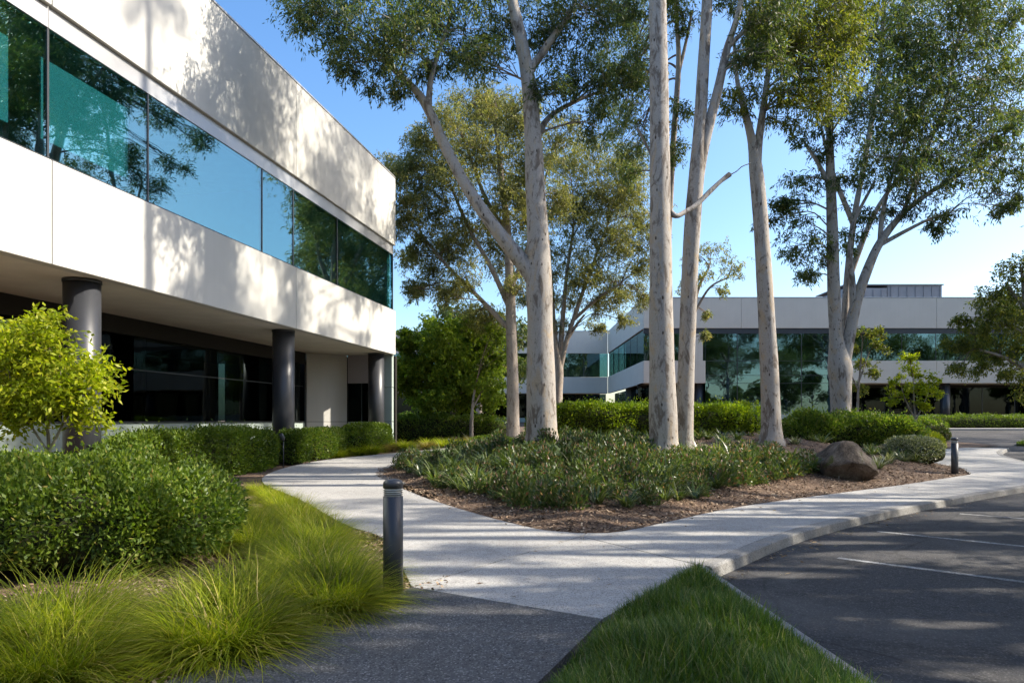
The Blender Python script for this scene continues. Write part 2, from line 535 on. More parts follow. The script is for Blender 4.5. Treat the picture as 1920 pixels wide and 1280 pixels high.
M['core'] = m_plain('shade_core', (.035, .038, .018), 0.95, 0.1, 0.4, 6.0, 0.5)  # dark colour paints in the shaded interior of hedges and shrubs

# ------------------------------------------------------------------ ground, paths, kerbs, road
def struct(o):
    o['kind'] = 'structure'
    return o

# base terrain, out to the horizon
bm = bmesh.new()
xs = [-900, -60, 90, 900]
ys = [-400, 16, 110, 1500]
grid = [[bm.verts.new((x, y, (float(g(min(y, 110))) - 0.2))) for y in ys] for x in xs]
for i in range(3):
    for j in range(3):
        bm.faces.new((grid[i][j], grid[i + 1][j], grid[i + 1][j + 1], grid[i][j + 1]))
struct(bm_obj('ground', bm, M['soil']))

# outline points (metres) read off the photograph's ground plane
A_ = (-.91, 6.15); B_ = (.69, 5.16); C_ = (1.93, 7.12); D_ = (.90, 8.85)
bed_front = [gp(705, 890), gp(735, 906), gp(800, 933), gp(900, 964), gp(1000, 989), gp(1060, 996.5), gp(1100, 998.5), gp(1160, 996), gp(1250, 978), gp(1400, 947), gp(1640, 915), gp(1818, 889)]
bed_front = smooth_path(bed_front, 4)
bed_right = [gp(1806, 878), gp(1748, 867), gp(1738, 861), gp(1758, 852), (18.6, 29.5), (17.5, 31.0)]
bed_back = [(12.0, 31.3), (6.0, 31.6), (2.0, 31.2), (-.6, 29.6), (-2.3, 26.5), (-3.3, 23.0), gp(712, 879)]
BED = [tuple(p) for p in bed_front] + bed_right + bed_back

path_left_outer = smooth_path([A_, (-1.62, 8.65), (-2.44, 9.9), (-4.08, 13.06), (-5.9, 16.2), (-6.65, 18.6), (-6.75, 21.6), (-6.2, 24.0), (-4.3, 27.6), (-1.5, 32.2), (1.5, 34.4), (7.0, 35.0), (14.0, 34.6)], 4)
bed_back_s = [(14.0, 31.2)] + bed_back
iD = 24
left_inner = [tuple(p) for p in bed_front[:iD + 1]]          # from far left round to the apex
PATH_LEFT = [tuple(p) for p in path_left_outer] + bed_back_s + left_inner + [D_]
path = struct(empty('path'))
sheet('slab', PATH_LEFT, M['concrete'], 0.0, 0.14, path, 0.010)
sheet('slab', [A_, B_, C_, D_], M['concrete'], 0.0, 0.14, path, 0.010)
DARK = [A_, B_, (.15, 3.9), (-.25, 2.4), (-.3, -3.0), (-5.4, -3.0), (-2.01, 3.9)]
sheet('slab', DARK, M['concrete_shaded'], 0.0, 0.14, path, 0.007)

kerb_line = smooth_path([C_, (4.0, 9.55), (7.07, 12.25), (11.9, 15.9), (15.3, 18.1), (17.3, 19.6), (17.9, 20.6), (17.3, 21.8), (17.0, 22.6), (18.0, 25.0), (19.6, 27.6), (22, 30.5)], 6)
walk_right = [D_] + [tuple(p) for p in bed_front[iD:]] + bed_right[:4] + [(18.6, 29.5), (20.4, 30.6)]
kerb_in = kerb_line
side = struct(empty('pavement'))
sheet('slab', walk_right + [tuple(p) for p in kerb_in[::-1]], M['concrete'], 0.0, 0.14, side, 0.011)

def kerb_run(parent, line, width, seg=3, h=0.0):
    """kerb stones to the right of a line, butted end to end with a fine joint"""
    P = np.array(line, float)
    d = np.concatenate([[0], np.cumsum(np.linalg.norm(np.diff(P, axis=0), axis=1))])
    total = d[-1]
    nst = max(1, int(round(total / seg)))
    t = np.gradient(P, axis=0); t /= np.linalg.norm(t, axis=1)[:, None]
    nr = np.stack([t[:, 1], -t[:, 0]], 1)
    for k in range(nst):
        s = np.linspace(total * k / nst + 0.004, total * (k + 1) / nst - 0.004, 5)
        c = np.stack([np.interp(s, d, P[:, 0]), np.interp(s, d, P[:, 1])], 1)
        n2 = unit(np.stack([np.interp(s, d, nr[:, 0]), np.interp(s, d, nr[:, 1])], 1))
        prof = [(0.0, -.2), (0.0, h), (width * .8, h - .004), (width * .95, h - .022), (width + .03, -.2)]
        bm = bmesh.new()
        rings = []
        for ci, ni in zip(c, n2):
            rings.append([bm.verts.new((*(ci + ni * o), float(g(ci[1])) + z)) for o, z in prof])
        for a, b in zip(rings[:-1], rings[1:]):
            for i in range(4): bm.faces.new((a[i], a[i + 1], b[i + 1], b[i]))
        bm.faces.new(rings[0]); bm.faces.new(rings[-1][::-1])
        bmesh.ops.recalc_face_normals(bm, faces=list(bm.faces))
        bm_obj('kerb_stone', bm, M['kerb'], parent)

kerb = struct(empty('kerb'))
kl = [tuple(p) for p in kerb_line]
kerb_run(kerb, kl, 0.17, 3.0, 0.002)
wedge_kerb = [(2.16, -3.0), (2.08, 2.0), (1.99, 3.9), (1.94, 5.6), (1.90, 7.06)]
kerb_run(kerb, wedge_kerb, 0.115, 3.0, 0.004)

ASPH = [(1.98, -3.5), (1.98, 7.0), (1.9, 7.1)] + kl + [(24, 33), (24, 56), (120, 58), (120, -60), (2, -60)]
struct(sheet('road', ASPH, M['asphalt'], -0.125))
struct(sheet('far_pavement', [(23.5, 56), (120, 58), (120, 59.6), (22, 57.6)], M['concrete'], 0.02, 0.2))

def road_line(p0, p1, w=0.10):
    p0, p1 = np.array(p0), np.array(p1)
    t = unit(p1 - p0); n = np.array([-t[1], t[0]]) * w / 2
    o = sheet('road_marking', [tuple(p0 - n), tuple(p1 - n), tuple(p1 + n), tuple(p0 + n)], M['paint'], -0.121)
    return struct(o)
road_line((3.85, 8.07), (7.4, 4.8))
road_line((5.35, 10.0), (8.95, 6.6))
road_line((7.8, 11.9), (11.1, 8.8))

# garden soil on the left (between path, buildings and hedges) and far side
left_edge = [(-2.01, 3.9), (-5.4, -3.0), (-30, -3.0), (-30, 75), (23.5, 62), (23.5, 33), (20.2, 30.8), (14.0, 34.75)]
outer = [tuple(p) for p in path_left_outer[::-1]]
struct(sheet('garden_soil', outer + left_edge, M['mulch'], -0.03))

# planting bed: a low mound
BEDA = np.array(BED)
def berm(P):
    P = np.atleast_2d(np.asarray(P, float))
    e = np.clip(poly_dist(P, BEDA) / 5.0, 0, 1)
    lump = 0.035 * np.sin(P[:, 0] * 1.7 + 1.0) * np.cos(P[:, 1] * 1.3) + 0.02 * np.sin(P[:, 0] * 4.1) * np.sin(P[:, 1] * 3.7)
    return g(P[:, 1]) - 0.015 + 0.78 * (e * e * (3 - 2 * e)) ** 0.8 + lump * np.clip(e * 8, 0, 1)

def ground_at(x, y):
    d = poly_dist(np.array([[x, y]]), BEDA)[0]
    return float(berm([[x, y]])[0]) if d > 0 else float(g(y)) - 0.03

gx, gy = np.meshgrid(np.arange(-4.5, 20, 0.38), np.arange(8.8, 32, 0.38))
pts = np.stack([gx.ravel(), gy.ravel()], 1)
pts = pts[poly_dist(pts, BEDA) > 0.12]
allp = [Vector(p) for p in BED] + [Vector(p) for p in pts]
nb = len(BED)
vo, ed, fa, *_ = delaunay_2d_cdt(allp, [(i, (i + 1) % nb) for i in range(nb)], [], 1, 1e-4)
VP = np.array([[v.x, v.y] for v in vo])
Z = berm(VP)
inside = poly_dist(VP, BEDA) > 0.01
Z = np.where(inside, Z, g(VP[:, 1]) - 0.02)
struct(obj('planting_bed', np_mesh('planting_bed', np.column_stack([VP, Z]), [np.array([f for f in fa if len(f) == 3])], M['mulch'], True)))

# ------------------------------------------------------------------ left office building
D2 = np.array([.1914, .9815])
LB = empty('office_building', (-5.32, 31.2, 0.0), math.atan2(D2[1], D2[0]))
tag(LB, 'cream concrete office building on the left with teal ribbon windows and charcoal columns', 'building')
X0 = -46.0
JX = [-46.0, -36.8, -27.6, -18.4, -9.05, 0.0]
GAP = 0.012
for a, b in zip(JX[:-1], JX[1:]):
    box('parapet_panel', LB, a + GAP, b - (GAP if b < 0 else 0), 0.0, 0.28, 9.47, 12.54, M['wall'], 0.012)
    box('spandrel_panel', LB, a + GAP, b - (GAP if b < 0 else 0), 0.0, 0.28, 4.5, 6.5, M['wall'], 0.012)
    box('metal_strip', LB, a + .005, b - .005 - (.06 if b == 0 else 0), 0.09, 0.22, 9.06, 9.464, M['metal'])
box('coping', LB, X0, 0.02, -0.02, 0.32, 12.545, 12.60, M['metal'])
box('backing', LB, X0, -0.01, 0.281, 0.36, 4.55, 6.42, M['joint'])
box('backing', LB, X0, -0.01, 0.281, 0.36, 9.1, 12.5, M['joint'])
MX = [-46, -41.4, -36.8, -32.2, -27.6, -23.0, -18.4, -15.7, -10.9, -9.05, -5.8, -0.07]
for a, b in zip(MX[:-1], MX[1:]):
    w = box('window', LB, a + .008, b - .008, 0.115, 0.135, 6.54, 9.05, M['glass'])
    box('mullion', w, b - .022, b + .022, 0.10, 0.19, 6.51, 9.055, M['dark_metal'])
box('window_sill', LB, X0, -0.05, 0.03, 0.22, 6.503, 6.535, M['dark_metal'])
# roller blinds hanging behind the glass
for a, b in ((-22.6, -18.95), (-18.25, -15.95), (-27.3, -23.4), (-32.0, -28.2)):
    box('blind', LB, a, b, 0.42, 0.44, 7.02, 8.62, M['blind'])
# storey inside
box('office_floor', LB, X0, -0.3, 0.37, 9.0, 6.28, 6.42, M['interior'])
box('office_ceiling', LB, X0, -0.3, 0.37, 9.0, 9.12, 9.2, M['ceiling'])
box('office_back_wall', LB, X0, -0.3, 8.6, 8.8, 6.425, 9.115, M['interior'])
for xx in (-27.6, -18.4, -9.05):
    box('office_partition', LB, xx - .06, xx + .06, 1.2, 8.59, 6.425, 9.115, M['interior'])
box('roof', LB, X0, -0.05, 0.37, 16.0, 12.2, 12.3, M['roof'])
box('end_wall', LB, -0.28, 0.0, 0.285, 16.0, 4.5, 12.54, M['wall'])
box('soffit', LB, X0, -0.285, 0.285, 3.9, 4.5, 4.54, M['soffit'])
for xx in (-42.0, -33.6, -25.3, -17.04, -8.76, -0.78):
    cl_ = lathe_obj('column', LB, [(.355, -.3), (.355, 4.498)], M['column'], 40, (xx, .62, 0))
    lathe_obj('collar', cl_, [(.37, 4.43), (.37, 4.497)], M['dark_metal'], 40)
# recessed ground floor
box('fascia', LB, X0, -1.6, 3.6, 3.9, 4.0, 4.499, M['fascia'])
gx0 = np.arange(-46, -1.7, 3.15)
for a in gx0:
    b = min(a + 3.15, -1.62)
    if b - a < .4: continue
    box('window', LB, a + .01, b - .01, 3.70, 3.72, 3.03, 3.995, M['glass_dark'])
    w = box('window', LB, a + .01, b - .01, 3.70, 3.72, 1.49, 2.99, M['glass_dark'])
    box('mullion', w, b - .02, b + .02, 3.735, 3.82, 1.475, 3.99, M['dark_metal'])
box('transom', LB, X0, -1.65, 3.69, 3.73, 2.994, 3.026, M['dark_metal'])
box('window_sill', LB, X0, -1.6, 3.56, 3.85, 1.44, 1.47, M['dark_metal'])
for a, b in zip(JX[:-1], JX[1:]):
    box('plinth_panel', LB, a + .01, min(b, -1.6) - .01, 3.62, 3.9, -.4, 1.435, M['plinth'], 0.01)
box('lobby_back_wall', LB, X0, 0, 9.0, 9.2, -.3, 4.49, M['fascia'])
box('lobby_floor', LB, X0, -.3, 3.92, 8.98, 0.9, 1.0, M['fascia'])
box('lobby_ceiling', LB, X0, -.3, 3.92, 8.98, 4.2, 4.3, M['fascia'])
# angled pier and end wall beneath the overhang
def pier(name, p, q, t, z0, z1, mat):
    p, q = np.array(p), np.array(q)
    d = unit(q - p); n = np.array([-d[1], d[0]]) * t
    bm = bmesh.new()
    lo = [bm.verts.new((*c, z0)) for c in (p, q, q + n, p + n)]
    hi = [bm.verts.new((*c, z1)) for c in (p, q, q + n, p + n)]
    bm.faces.new(lo[::-1]); bm.faces.new(hi)
    for i in range(4): bm.faces.new((lo[i], lo[(i + 1) % 4], hi[(i + 1) % 4], hi[i]))
    bmesh.ops.recalc_face_normals(bm, faces=list(bm.faces))
    return bm_obj(name, bm, mat, LB)
pier('pier_panel', (-.12, 2.32), (-1.55, 3.58), -.25, 1.455, 4.497, M['wall'])
pier('pier_panel', (-.12, 2.32), (-1.55, 3.58), -.25, -.3, 1.44, M['wall'])
box('wall_panel', LB, -.12, .1, .13, .95, 3.02, 4.495, M['plinth'], .008)
box('wall_panel', LB, -.12, .1, .13, .95, 1.46, 3.0, M['plinth'], .008)
box('wall_panel', LB, -.12, .1, .13, .95, -.3, 1.44, M['plinth'], .008)
box('wall_panel', LB, -.08, .1, .96, 2.3, 3.22, 4.495, M['mauve'], .008)
box('wall_panel', LB, -.08, .1, .96, 2.3, -.3, 1.44, M['plinth'], .008)
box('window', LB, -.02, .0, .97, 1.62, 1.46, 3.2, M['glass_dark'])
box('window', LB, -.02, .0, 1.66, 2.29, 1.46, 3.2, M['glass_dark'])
box('mullion', LB, -.05, .03, 1.625, 1.655, 1.45, 3.21, M['dark_metal'])
box('lobby_end_wall', LB, .5, .7, .2, 9.0, -.3, 4.49, M['fascia'])

# ------------------------------------------------------------------ right office building
RB = empty('office_building', (0, 64.0, 0.0))
tag(RB, 'long low cream office building in shade behind the gum trees with two window bands', 'building')
ZS, ZT, ZG, ZF, ZP = 5.0, 7.1, 9.65, 10.15, 13.0       # soffit, spandrel top, glass top, parapet bottom, parapet top
XL, XR = 12.35, 78.0
px_joint = [XL, 21.5, 30.2, 39.8, 49.4, 59.0, 68.5, XR]
for a, b in zip(px_joint[:-1], px_joint[1:]):
    box('parapet_panel', RB, a + .01, b - .01, 0, .3, ZF, ZP, M['wall_far'], .012)
    box('metal_strip', RB, a + .005, b - .005, .1, .25, ZG, ZF - .004, M['dark_metal'])
box('coping', RB, XL, XR, -.03, .34, ZP + .004, ZP + .06, M['metal'])
GL, GR = 18.15, 30.2
for a, b in ((XL, GL), (GR, 39.8), (39.8, 49.4), (49.4, 59.0), (59.0, 68.5), (68.5, XR)):
    box('spandrel_panel', RB, a + .01, b - .01, 0, .3, ZS, ZT, M['wall_far'], .012)
    n = max(1, int(round((b - a) / 3.0)))
    for k in range(n):
        u, v = a + (b - a) * k / n, a + (b - a) * (k + 1) / n
        w = box('window', RB, u + .02, v - .02, .14, .16, ZT + .03, ZG - .005, M['glass_far'])
        box('mullion', w, v - .02, v + .02, .12, .22, ZT + .02, ZG - .003, M['dark_metal'])
box('wall_pier', RB, GL - 1.1, GL - .25, .02, .5, ZT + .012, ZG - .01, M['wall_far'])
# two-storey glazed bay
n = 4
for k in range(n):
    u, v = GL + (GR - GL) * k / n, GL + (GR - GL) * (k + 1) / n
    for z0, z1 in ((2.1, ZS - .02), (ZS + .02, 5.72), (5.76, ZT - .02), (ZT + .02, ZG - .01)):
        box('window', RB, u + .02, v - .02, .14, .16, z0, z1, M['glass_far'])
    box('mullion', RB, v - .03, v + .03, .11, .24, 1.9, ZG - .004, M['dark_metal'])
for z in (ZS, 5.74, ZT):
    box('transom', RB, GL, GR, .125, .22, z - .018, z + .018, M['dark_metal'])
box('plinth_panel', RB, GL, GR, .05, .3, .2, 2.08, M['plinth'])
# recessed ground floor either side
for a, b in ((XL, GL), (GR, XR)):
    box('soffit', RB, a, b, .31, 3.4, ZS, ZS + .05, M['soffit'])
    n = max(1, int(round((b - a) / 3.2)))
    for k in range(n):
        u, v = a + (b - a) * k / n, a + (b - a) * (k + 1) / n
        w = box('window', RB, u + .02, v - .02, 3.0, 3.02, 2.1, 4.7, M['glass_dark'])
        box('mullion', w, v - .03, v + .03, 2.98, 3.1, 2.05, 4.72, M['dark_metal'])
    box('fascia', RB, a, b, 2.97, 3.3, 4.7, ZS - .003, M['fascia'])
    box('plinth_panel', RB, a, b, 2.95, 3.3, .2, 2.05, M['plinth'])
for xx in (17.75, 30.6, 41.1, 51.8, 62.5, 73.0):
    lathe_obj('column', RB, [(.42, .3), (.42, ZS - .002)], M['column'], 28, (xx, .8, 0))
# inside
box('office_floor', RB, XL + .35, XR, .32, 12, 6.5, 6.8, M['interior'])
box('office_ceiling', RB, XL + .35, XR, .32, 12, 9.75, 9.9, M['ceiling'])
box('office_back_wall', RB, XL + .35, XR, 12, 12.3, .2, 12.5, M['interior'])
box('roof', RB, XL + .3, XR, .32, 24, 12.4, 12.6, M['roof'])
box('end_wall', RB, XR - .3, XR, .32, 24, .2, ZP, M['wall_far'])
# return wall, running back to the recessed wing, with the same bands
def band_y(x0, x1, name, y0, y1, z0, z1, mat): return box(name, RB, x0, x1, y0, y1, z0, z1, mat, .0)
for a, b in ((.32, 8.0), (8.0, 16.0), (16.0, 24.0)):
    band_y(XL, XL + .3, 'parapet_panel', a + .01, b - .01, ZF, ZP, M['wall_far'])
    band_y(XL, XL + .3, 'spandrel_panel', a + .01, b - .01, ZS, ZT, M['wall_far'])
    for u in (a, (a + b) / 2):
        band_y(XL + .14, XL + .16, 'window', u + .02, u + (b - a) / 2 - .02, ZT + .02, ZF - .01, M['glass_far'])
        band_y(XL + .12, XL + .2, 'mullion', u - .02, u + .015, ZT + .01, ZF - .012, M['dark_metal'])
    band_y(XL + .9, XL + .92, 'window', a + .02, b - .02, 1.6, 4.95, M['glass_dark'])
    band_y(XL + .88, XL + 1.1, 'plinth_panel', a + .01, b - .01, .2, 1.58, M['plinth'])
# recessed wing further back, running left behind the trees
WJ = [-24.0, -16.0, -8.0, 0.0, 6.2, XL - .01]
for a, b in zip(WJ[:-1], WJ[1:]):
    box('parapet_panel', RB, a + .01, b - .01, 24, 24.3, ZF, ZP, M['wall_far'], .012)
    box('spandrel_panel', RB, a + .01, b - .01, 24, 24.3, ZS, ZT, M['wall_far'], .012)
    for k in range(2):
        u, v = a + (b - a) * k / 2, a + (b - a) * (k + 1) / 2
        box('window', RB, u + .02, v - .02, 24.14, 24.16, ZT + .02, ZF - .02, M['glass_far'])
        box('window', RB, u + .02, v - .02, 26.0, 26.02, 1.9, 4.95, M['glass_dark'])
        box('mullion', RB, v - .03, v + .03, 24.1, 24.2, ZT + .01, ZF - .01, M['dark_metal'])
        box('mullion', RB, v - .03, v + .03, 25.95, 26.1, 1.85, 4.97, M['dark_metal'])
    box('plinth_panel', RB, a + .01, b - .01, 25.95, 26.2, .2, 1.84, M['plinth'])
box('soffit', RB, -24, XL, 24.31, 26.4, ZS, ZS + .05, M['soffit'])
box('coping', RB, -24, XL - .01, 23.97, 24.34, ZP + .004, ZP + .06, M['metal'])
box('office_back_wall', RB, -24, XL - .01, 32, 32.3, .2, 12.5, M['interior'])
box('office_floor', RB, -24, XL - .01, 24.33, 31.9, 6.5, 6.8, M['interior'])
box('roof', RB, -24, XL - .02, 24.32, 32, 12.4, 12.6, M['roof'])
# plant room on the roof, in three stepped boxes of ribbed cladding
for i, (a, b, zt) in enumerate(((36.6, 41.2, 16.05), (41.3, 47.3, 16.35), (47.4, 48.6, 15.1))):
    pr_ = box('plant_room', RB, a, b, 11.0 + .1 * i, 18.0, 12.61, zt, M['penthouse'], .02)
    for xx in np.arange(a + .4, b - .1, .9):
        box('cladding_rib', pr_, xx - .04, xx + .04, 10.93 + .1 * i, 10.995 + .1 * i, 12.62, zt - .15, M['penthouse'])
box('roof_cap', RB, 36.5, 47.4, 10.9, 18.1, 16.352, 16.45, M['penthouse'])

# ------------------------------------------------------------------ foliage generators
def leaf_quads(P, D, L, W, rng, droop=None):
    n = len(P)
    D = unit(D)
    S = unit(np.cross(D, rng.normal(size=(n, 3))))
    L = np.broadcast_to(L, n)[:, None]; W = np.broadcast_to(W, n)[:, None]
    mid = P + D * L * .45
    V = np.stack([P, mid + S * W * .5, P + D * L, mid - S * W * .5], 1).reshape(-1, 3)
    return V

def quad_faces(n):
    return np.arange(n * 4, dtype=np.int32).reshape(n, 4)

def tube(path, rad, ns=8, jit=0.0, rng=None):
    """one tube along path (k,3) with radius per point"""
    P = np.asarray(path, float); k = len(P)
    t = unit(np.gradient(P, axis=0))
    u = np.cross(t[0], (0.37, 0.91, 0.13)); u /= np.linalg.norm(u)
    U = np.zeros((k, 3)); W = np.zeros((k, 3))
    for i in range(k):
        u = u - t[i] * (u @ t[i]); u /= np.linalg.norm(u)
        U[i] = u; W[i] = np.cross(t[i], u)
    a = np.linspace(0, 2 * np.pi, ns, endpoint=False)
    R = np.asarray(rad, float)[:, None] * np.ones(ns)
    if jit and rng is not None:
        ph = rng.uniform(0, 6.28, 6)
        for m_, (fq, am) in enumerate(((2, 1.0), (3, .7), (5, .5))):
            R = R * (1 + jit * am * np.sin(fq * a[None] + ph[m_] + np.linspace(0, 5 + m_ * 4, k)[:, None]))
        R = R * (1 + jit * .6 * np.sin(np.linspace(0, k * .7, k) + ph[4]))[:, None]
    V = P[:, None] + R[:, :, None] * (np.cos(a)[None, :, None] * U[:, None] + np.sin(a)[None, :, None] * W[:, None])
    i = np.arange(k - 1)[:, None] * ns; j = np.arange(ns)[None]
    Fq = np.stack([i + j, i + (j + 1) % ns, i + ns + (j + 1) % ns, i + ns + j], -1).reshape(-1, 4)
    return V.reshape(-1, 3), Fq

class Acc:
    def __init__(s): s.V = []; s.F = []; s.n = 0
    def add(s, V, Fq):
        s.V.append(V); s.F.append(np.asarray(Fq) + s.n); s.n += len(V)
    def mesh(s, name, mat, smooth=True):
        return np_mesh(name, np.concatenate(s.V), [np.concatenate(s.F)], mat, smooth)

def strands_leaves(C, R, rng, nst, nl, ll, lw, droop=0.75, slen=0.55):
    """leafy sprays: from every puff centre C (n,3) of radius R go nst drooping strands with nl leaves each"""
    n = len(C)
    S0 = C[:, None] + rng.normal(size=(n, nst, 3)) * (R[:, None, None] * .46)
    d0 = rng.normal(size=(n, nst, 3)); d0[..., 2] = d0[..., 2] * .5 + .15
    d0 = unit(d0)
    ln = R[:, None] * slen * rng.uniform(.6, 1.5, (n, nst)) + .1
    s = (np.arange(nl) + .5) / nl
    P = S0[:, :, None] + d0[:, :, None] * (ln[..., None] * s)[..., None]
    P[..., 2] -= droop * (ln[..., None] * s * s)
    P = P + rng.normal(size=P.shape) * .035
    D = d0[:, :, None] * .55 + rng.normal(size=P.shape) * .55
    D[..., 2] -= droop * rng.uniform(.5, 1.6, D.shape[:-1])
    P = P.reshape(-1, 3); D = D.reshape(-1, 3)
    m = len(P)
    return leaf_quads(P, D, ll * rng.uniform(.6, 1.25, m), lw * rng.uniform(.7, 1.3, m), rng)

def gum_tree(name, label, paths, clumps, Yd, leaf, bark='bark', seed=1, ll=.16, lw=.032, dens=1.0, group=None, spread=None,
             ns=18, droop=.75, limb_r=.055, cat='tree', nst=9, nl=11, raw=False, base=None, slen=.55):
    """paths: [[(px,py,width_px[,dY])...], ...], first = trunk; clumps: [(px,py,r_px[,dY])...]; raw=True takes metres (x,y,z,w)/(x,y,z,r)"""
    rng = np.random.default_rng(seed)
    W3 = []; RR = []
    for p in paths:
        q = []
        for e in p:
            if raw: q.append((*e[:3], e[3] / 2))
            else:
                Y = Yd + (e[3] if len(e) > 3 else 0.0)
                q.append((*at(e[0], e[1], Y), e[2] * Y / F / 2))
        q = np.array(q)
        if len(q) > 2: q = smooth_path(q, 6)
        W3.append(q[:, :3]); RR.append(np.maximum(q[:, 3], .012))
    if base is None: base = (W3[0][0][0], W3[0][0][1])
    zb = ground_at(*base)
    org = np.array([base[0], base[1], zb])
    # carry the trunk down to the soil, with root flare
    t0 = W3[0]; r0 = RR[0]
    keep = t0[:, 2] > zb + .35
    t0 = t0[keep]; r0 = r0[keep]
    b = t0[0]; rb = r0[0]
    foot = np.array([[base[0] * .6 + b[0] * .4, base[1] * .6 + b[1] * .4, zb - .2], [base[0] * .5 + b[0] * .5, base[1] * .5 + b[1] * .5, zb + .02], [base[0] * .3 + b[0] * .7, base[1] * .3 + b[1] * .7, zb + .16]])
    t0 = np.vstack([foot, t0]); r0 = np.concatenate([[rb * 1.55, rb * 1.36, rb * 1.14], r0])
    # wobble so the silhouette is not ruler-straight
    W3[0] = t0; RR[0] = r0
    root = empty(name, tuple(org))
    tag(root, label, cat, group)
    V, Fq = tube(W3[0] - org, RR[0], ns, .022, rng)
    obj('trunk', np_mesh('trunk', V, [Fq], M[bark], True), root)
    for p, r in zip(W3[1:], RR[1:]):
        V, Fq = tube(p - org, r, max(8, ns - 6), .03, rng)
        obj('limb', np_mesh('limb', V, [Fq], M[bark], True), root)
    SK = np.vstack(W3); SR = np.concatenate(RR)
    zmin = zb + .30 * (max(c.max() for c in [w[:, 2] for w in W3]) - zb)
    acc = Acc(); cen = []; rad = []
    for c in clumps:
        if raw: cc = np.array(c[:3], float); R = c[3]
        else:
            Y = Yd + (c[3] if len(c) > 3 else rng.uniform(-1, 1) * (spread if spread else c[2] * Yd / F * 1.3))
            cc = at(c[0], c[1], Y); R = c[2] * Y / F
        d = np.linalg.norm(SK - cc, axis=1)
        pen = d + 1.2 * np.maximum(0, SK[:, 2] - cc[2] + .4 * R) + 3.0 * np.maximum(0, zmin - SK[:, 2])
        i = int(np.argmin(pen)); s = SK[i]
        L = np.linalg.norm(cc - s)
        r_at = min(SR[i] * .62, .012 + limb_r * (.35 + R * .32))
        m1 = s + (cc - s) * .45 + np.array([0, 0, .16 * L]) + rng.normal(size=3) * .07 * L
        bp = smooth_path([s, s * .72 + m1 * .28 + np.array([0, 0, .03 * L]), m1, cc], 4)
        br = np.linspace(r_at, max(.012, r_at * .32), len(bp))
        acc.add(*tube(bp - org, br, 6))
        k = max(5, int(9 * (R / .8) ** 1.6 * dens))
        q = unit(rng.normal(size=(k, 3))) * (rng.uniform(.12, 1, (k, 1)) ** .45) * R * 1.06
        q[:, 2] *= .78
        sc = cc + q
        for j in range(min(k, 13)):
            a0 = bp[rng.integers(len(bp) // 2, len(bp))]
            mm = (a0 + sc[j]) / 2 + rng.normal(size=3) * .1 * R + np.array([0, 0, .1 * R])
            tp = np.array([a0, a0 * .35 + mm * .65, mm * .5 + sc[j] * .5, sc[j]])
            acc.add(*tube(tp - org, np.array([.30, .24, .16, .08]) * r_at * .8 + .004, 4))
        cen.append(sc); rad.append(R * rng.uniform(.32, .62, k))
    obj('branches', acc.mesh('branches', M['twig'] if bark != 'bark' else M['bark_dim']), root)
    C = np.concatenate(cen); R = np.concatenate(rad)
    V = strands_leaves(C - org, np.maximum(R, .22), rng, nst, nl, ll, lw, droop, slen)
    obj('crown', np_mesh('crown', V, [quad_faces(len(V) // 4)], M[leaf]), root)
    return root

# ------------------------------------------------------------------ gum trees of the planting bed
gum_tree('gum_tree', 'mottled gum tree forking low with a long bare limb leaning left', [
    [(1017, 850, 62), (1016, 800, 57), (1014, 700, 52), (1012, 600, 47), (1010, 520, 48), (1009, 450, 41), (1004, 350, 37), (1000, 260, 33), (992, 160, 28), (978, 80, 24), (960, 0, 20), (938, -120, 14), (925, -260, 8)],
    [(1010, 540, 40), (990, 505, 33), (935, 437, 27), (882, 362, 23), (835, 275, 20), (803, 205, 18), (775, 165, 13), (720, 115, 9), (655, 60, 5)],
    [(803, 205, 14), (808, 150, 10), (825, 90, 8), (850, 20, 5)],
    [(988, 140, 18), (1030, 80, 13), (1070, 20, 9), (1100, -60, 5)],
    [(1000, 270, 14, .2), (1030, 220, 10, .8), (1080, 190, 7, 1.3), (1130, 170, 5, 1.6)]],
    [(620, 30, 62), (690, 65, 66), (758, 55, 72), (822, 35, 62), (880, 62, 66), (715, 135, 40), (590, -45, 75), (680, -60, 85), (785, -70, 95), (880, -65, 85), (960, -45, 70),
     (750, 155, 30), (668, 118, 36), (905, 112, 48), (1060, 50, 60), (1100, 15, 70), (1150, 25, 45), (1080, 130, 52), (1135, 150, 50), (1172, 155, 34), (1042, 175, 42), (1010, 60, 40), (1120, 235, 36),
     (1000, -160, 100, 2), (900, -180, 100, 2), (1080, -140, 100, 2.5), (950, -280, 100, 3), (800, -170, 90, 1.5), (1040, -260, 90, 3), (640, 85, 40), (560, 10, 40), (840, 105, 40), (790, 110, 34), (960, 60, 44), (1180, 110, 30)],
    18.0, 'gum_dark', seed=3, dens=1.7, nst=11, nl=12)
rngb = np.random.default_rng(5)
gum_tree('gum_tree', 'tall straight pale gum tree with a thick bare trunk leaving the picture', [
    [(1245, 850, 56), (1244, 800, 54), (1242, 700, 49), (1240, 600, 45), (1239, 500, 42), (1238, 400, 39), (1237, 300, 37), (1236, 200, 35), (1235, 100, 33), (1233, 0, 31), (1230, -150, 28), (1228, -350, 25), (1236, -600, 20), (1240, -900, 10)],
    [(1256, 398, 13), (1268, 405, 9), (1282, 399, 9, .1), (1305, 385, 9, .2), (1330, 360, 9, .3), (1350, 341, 8, .35), (1368, 327, 10, .4)],
    [(1366, 329, 3, .4), (1380, 322, 1.5, .4), (1392, 312, 1.0, .4), (1408, 306, .6, .4)]],
    [(1180, -860, 100), (1290, -850, 100), (1230, -940, 115), (1150, -900, 90), (1340, -900, 90), (1240, -1020, 95), (1310, -960, 90)],
    16.0, 'gum', seed=7)
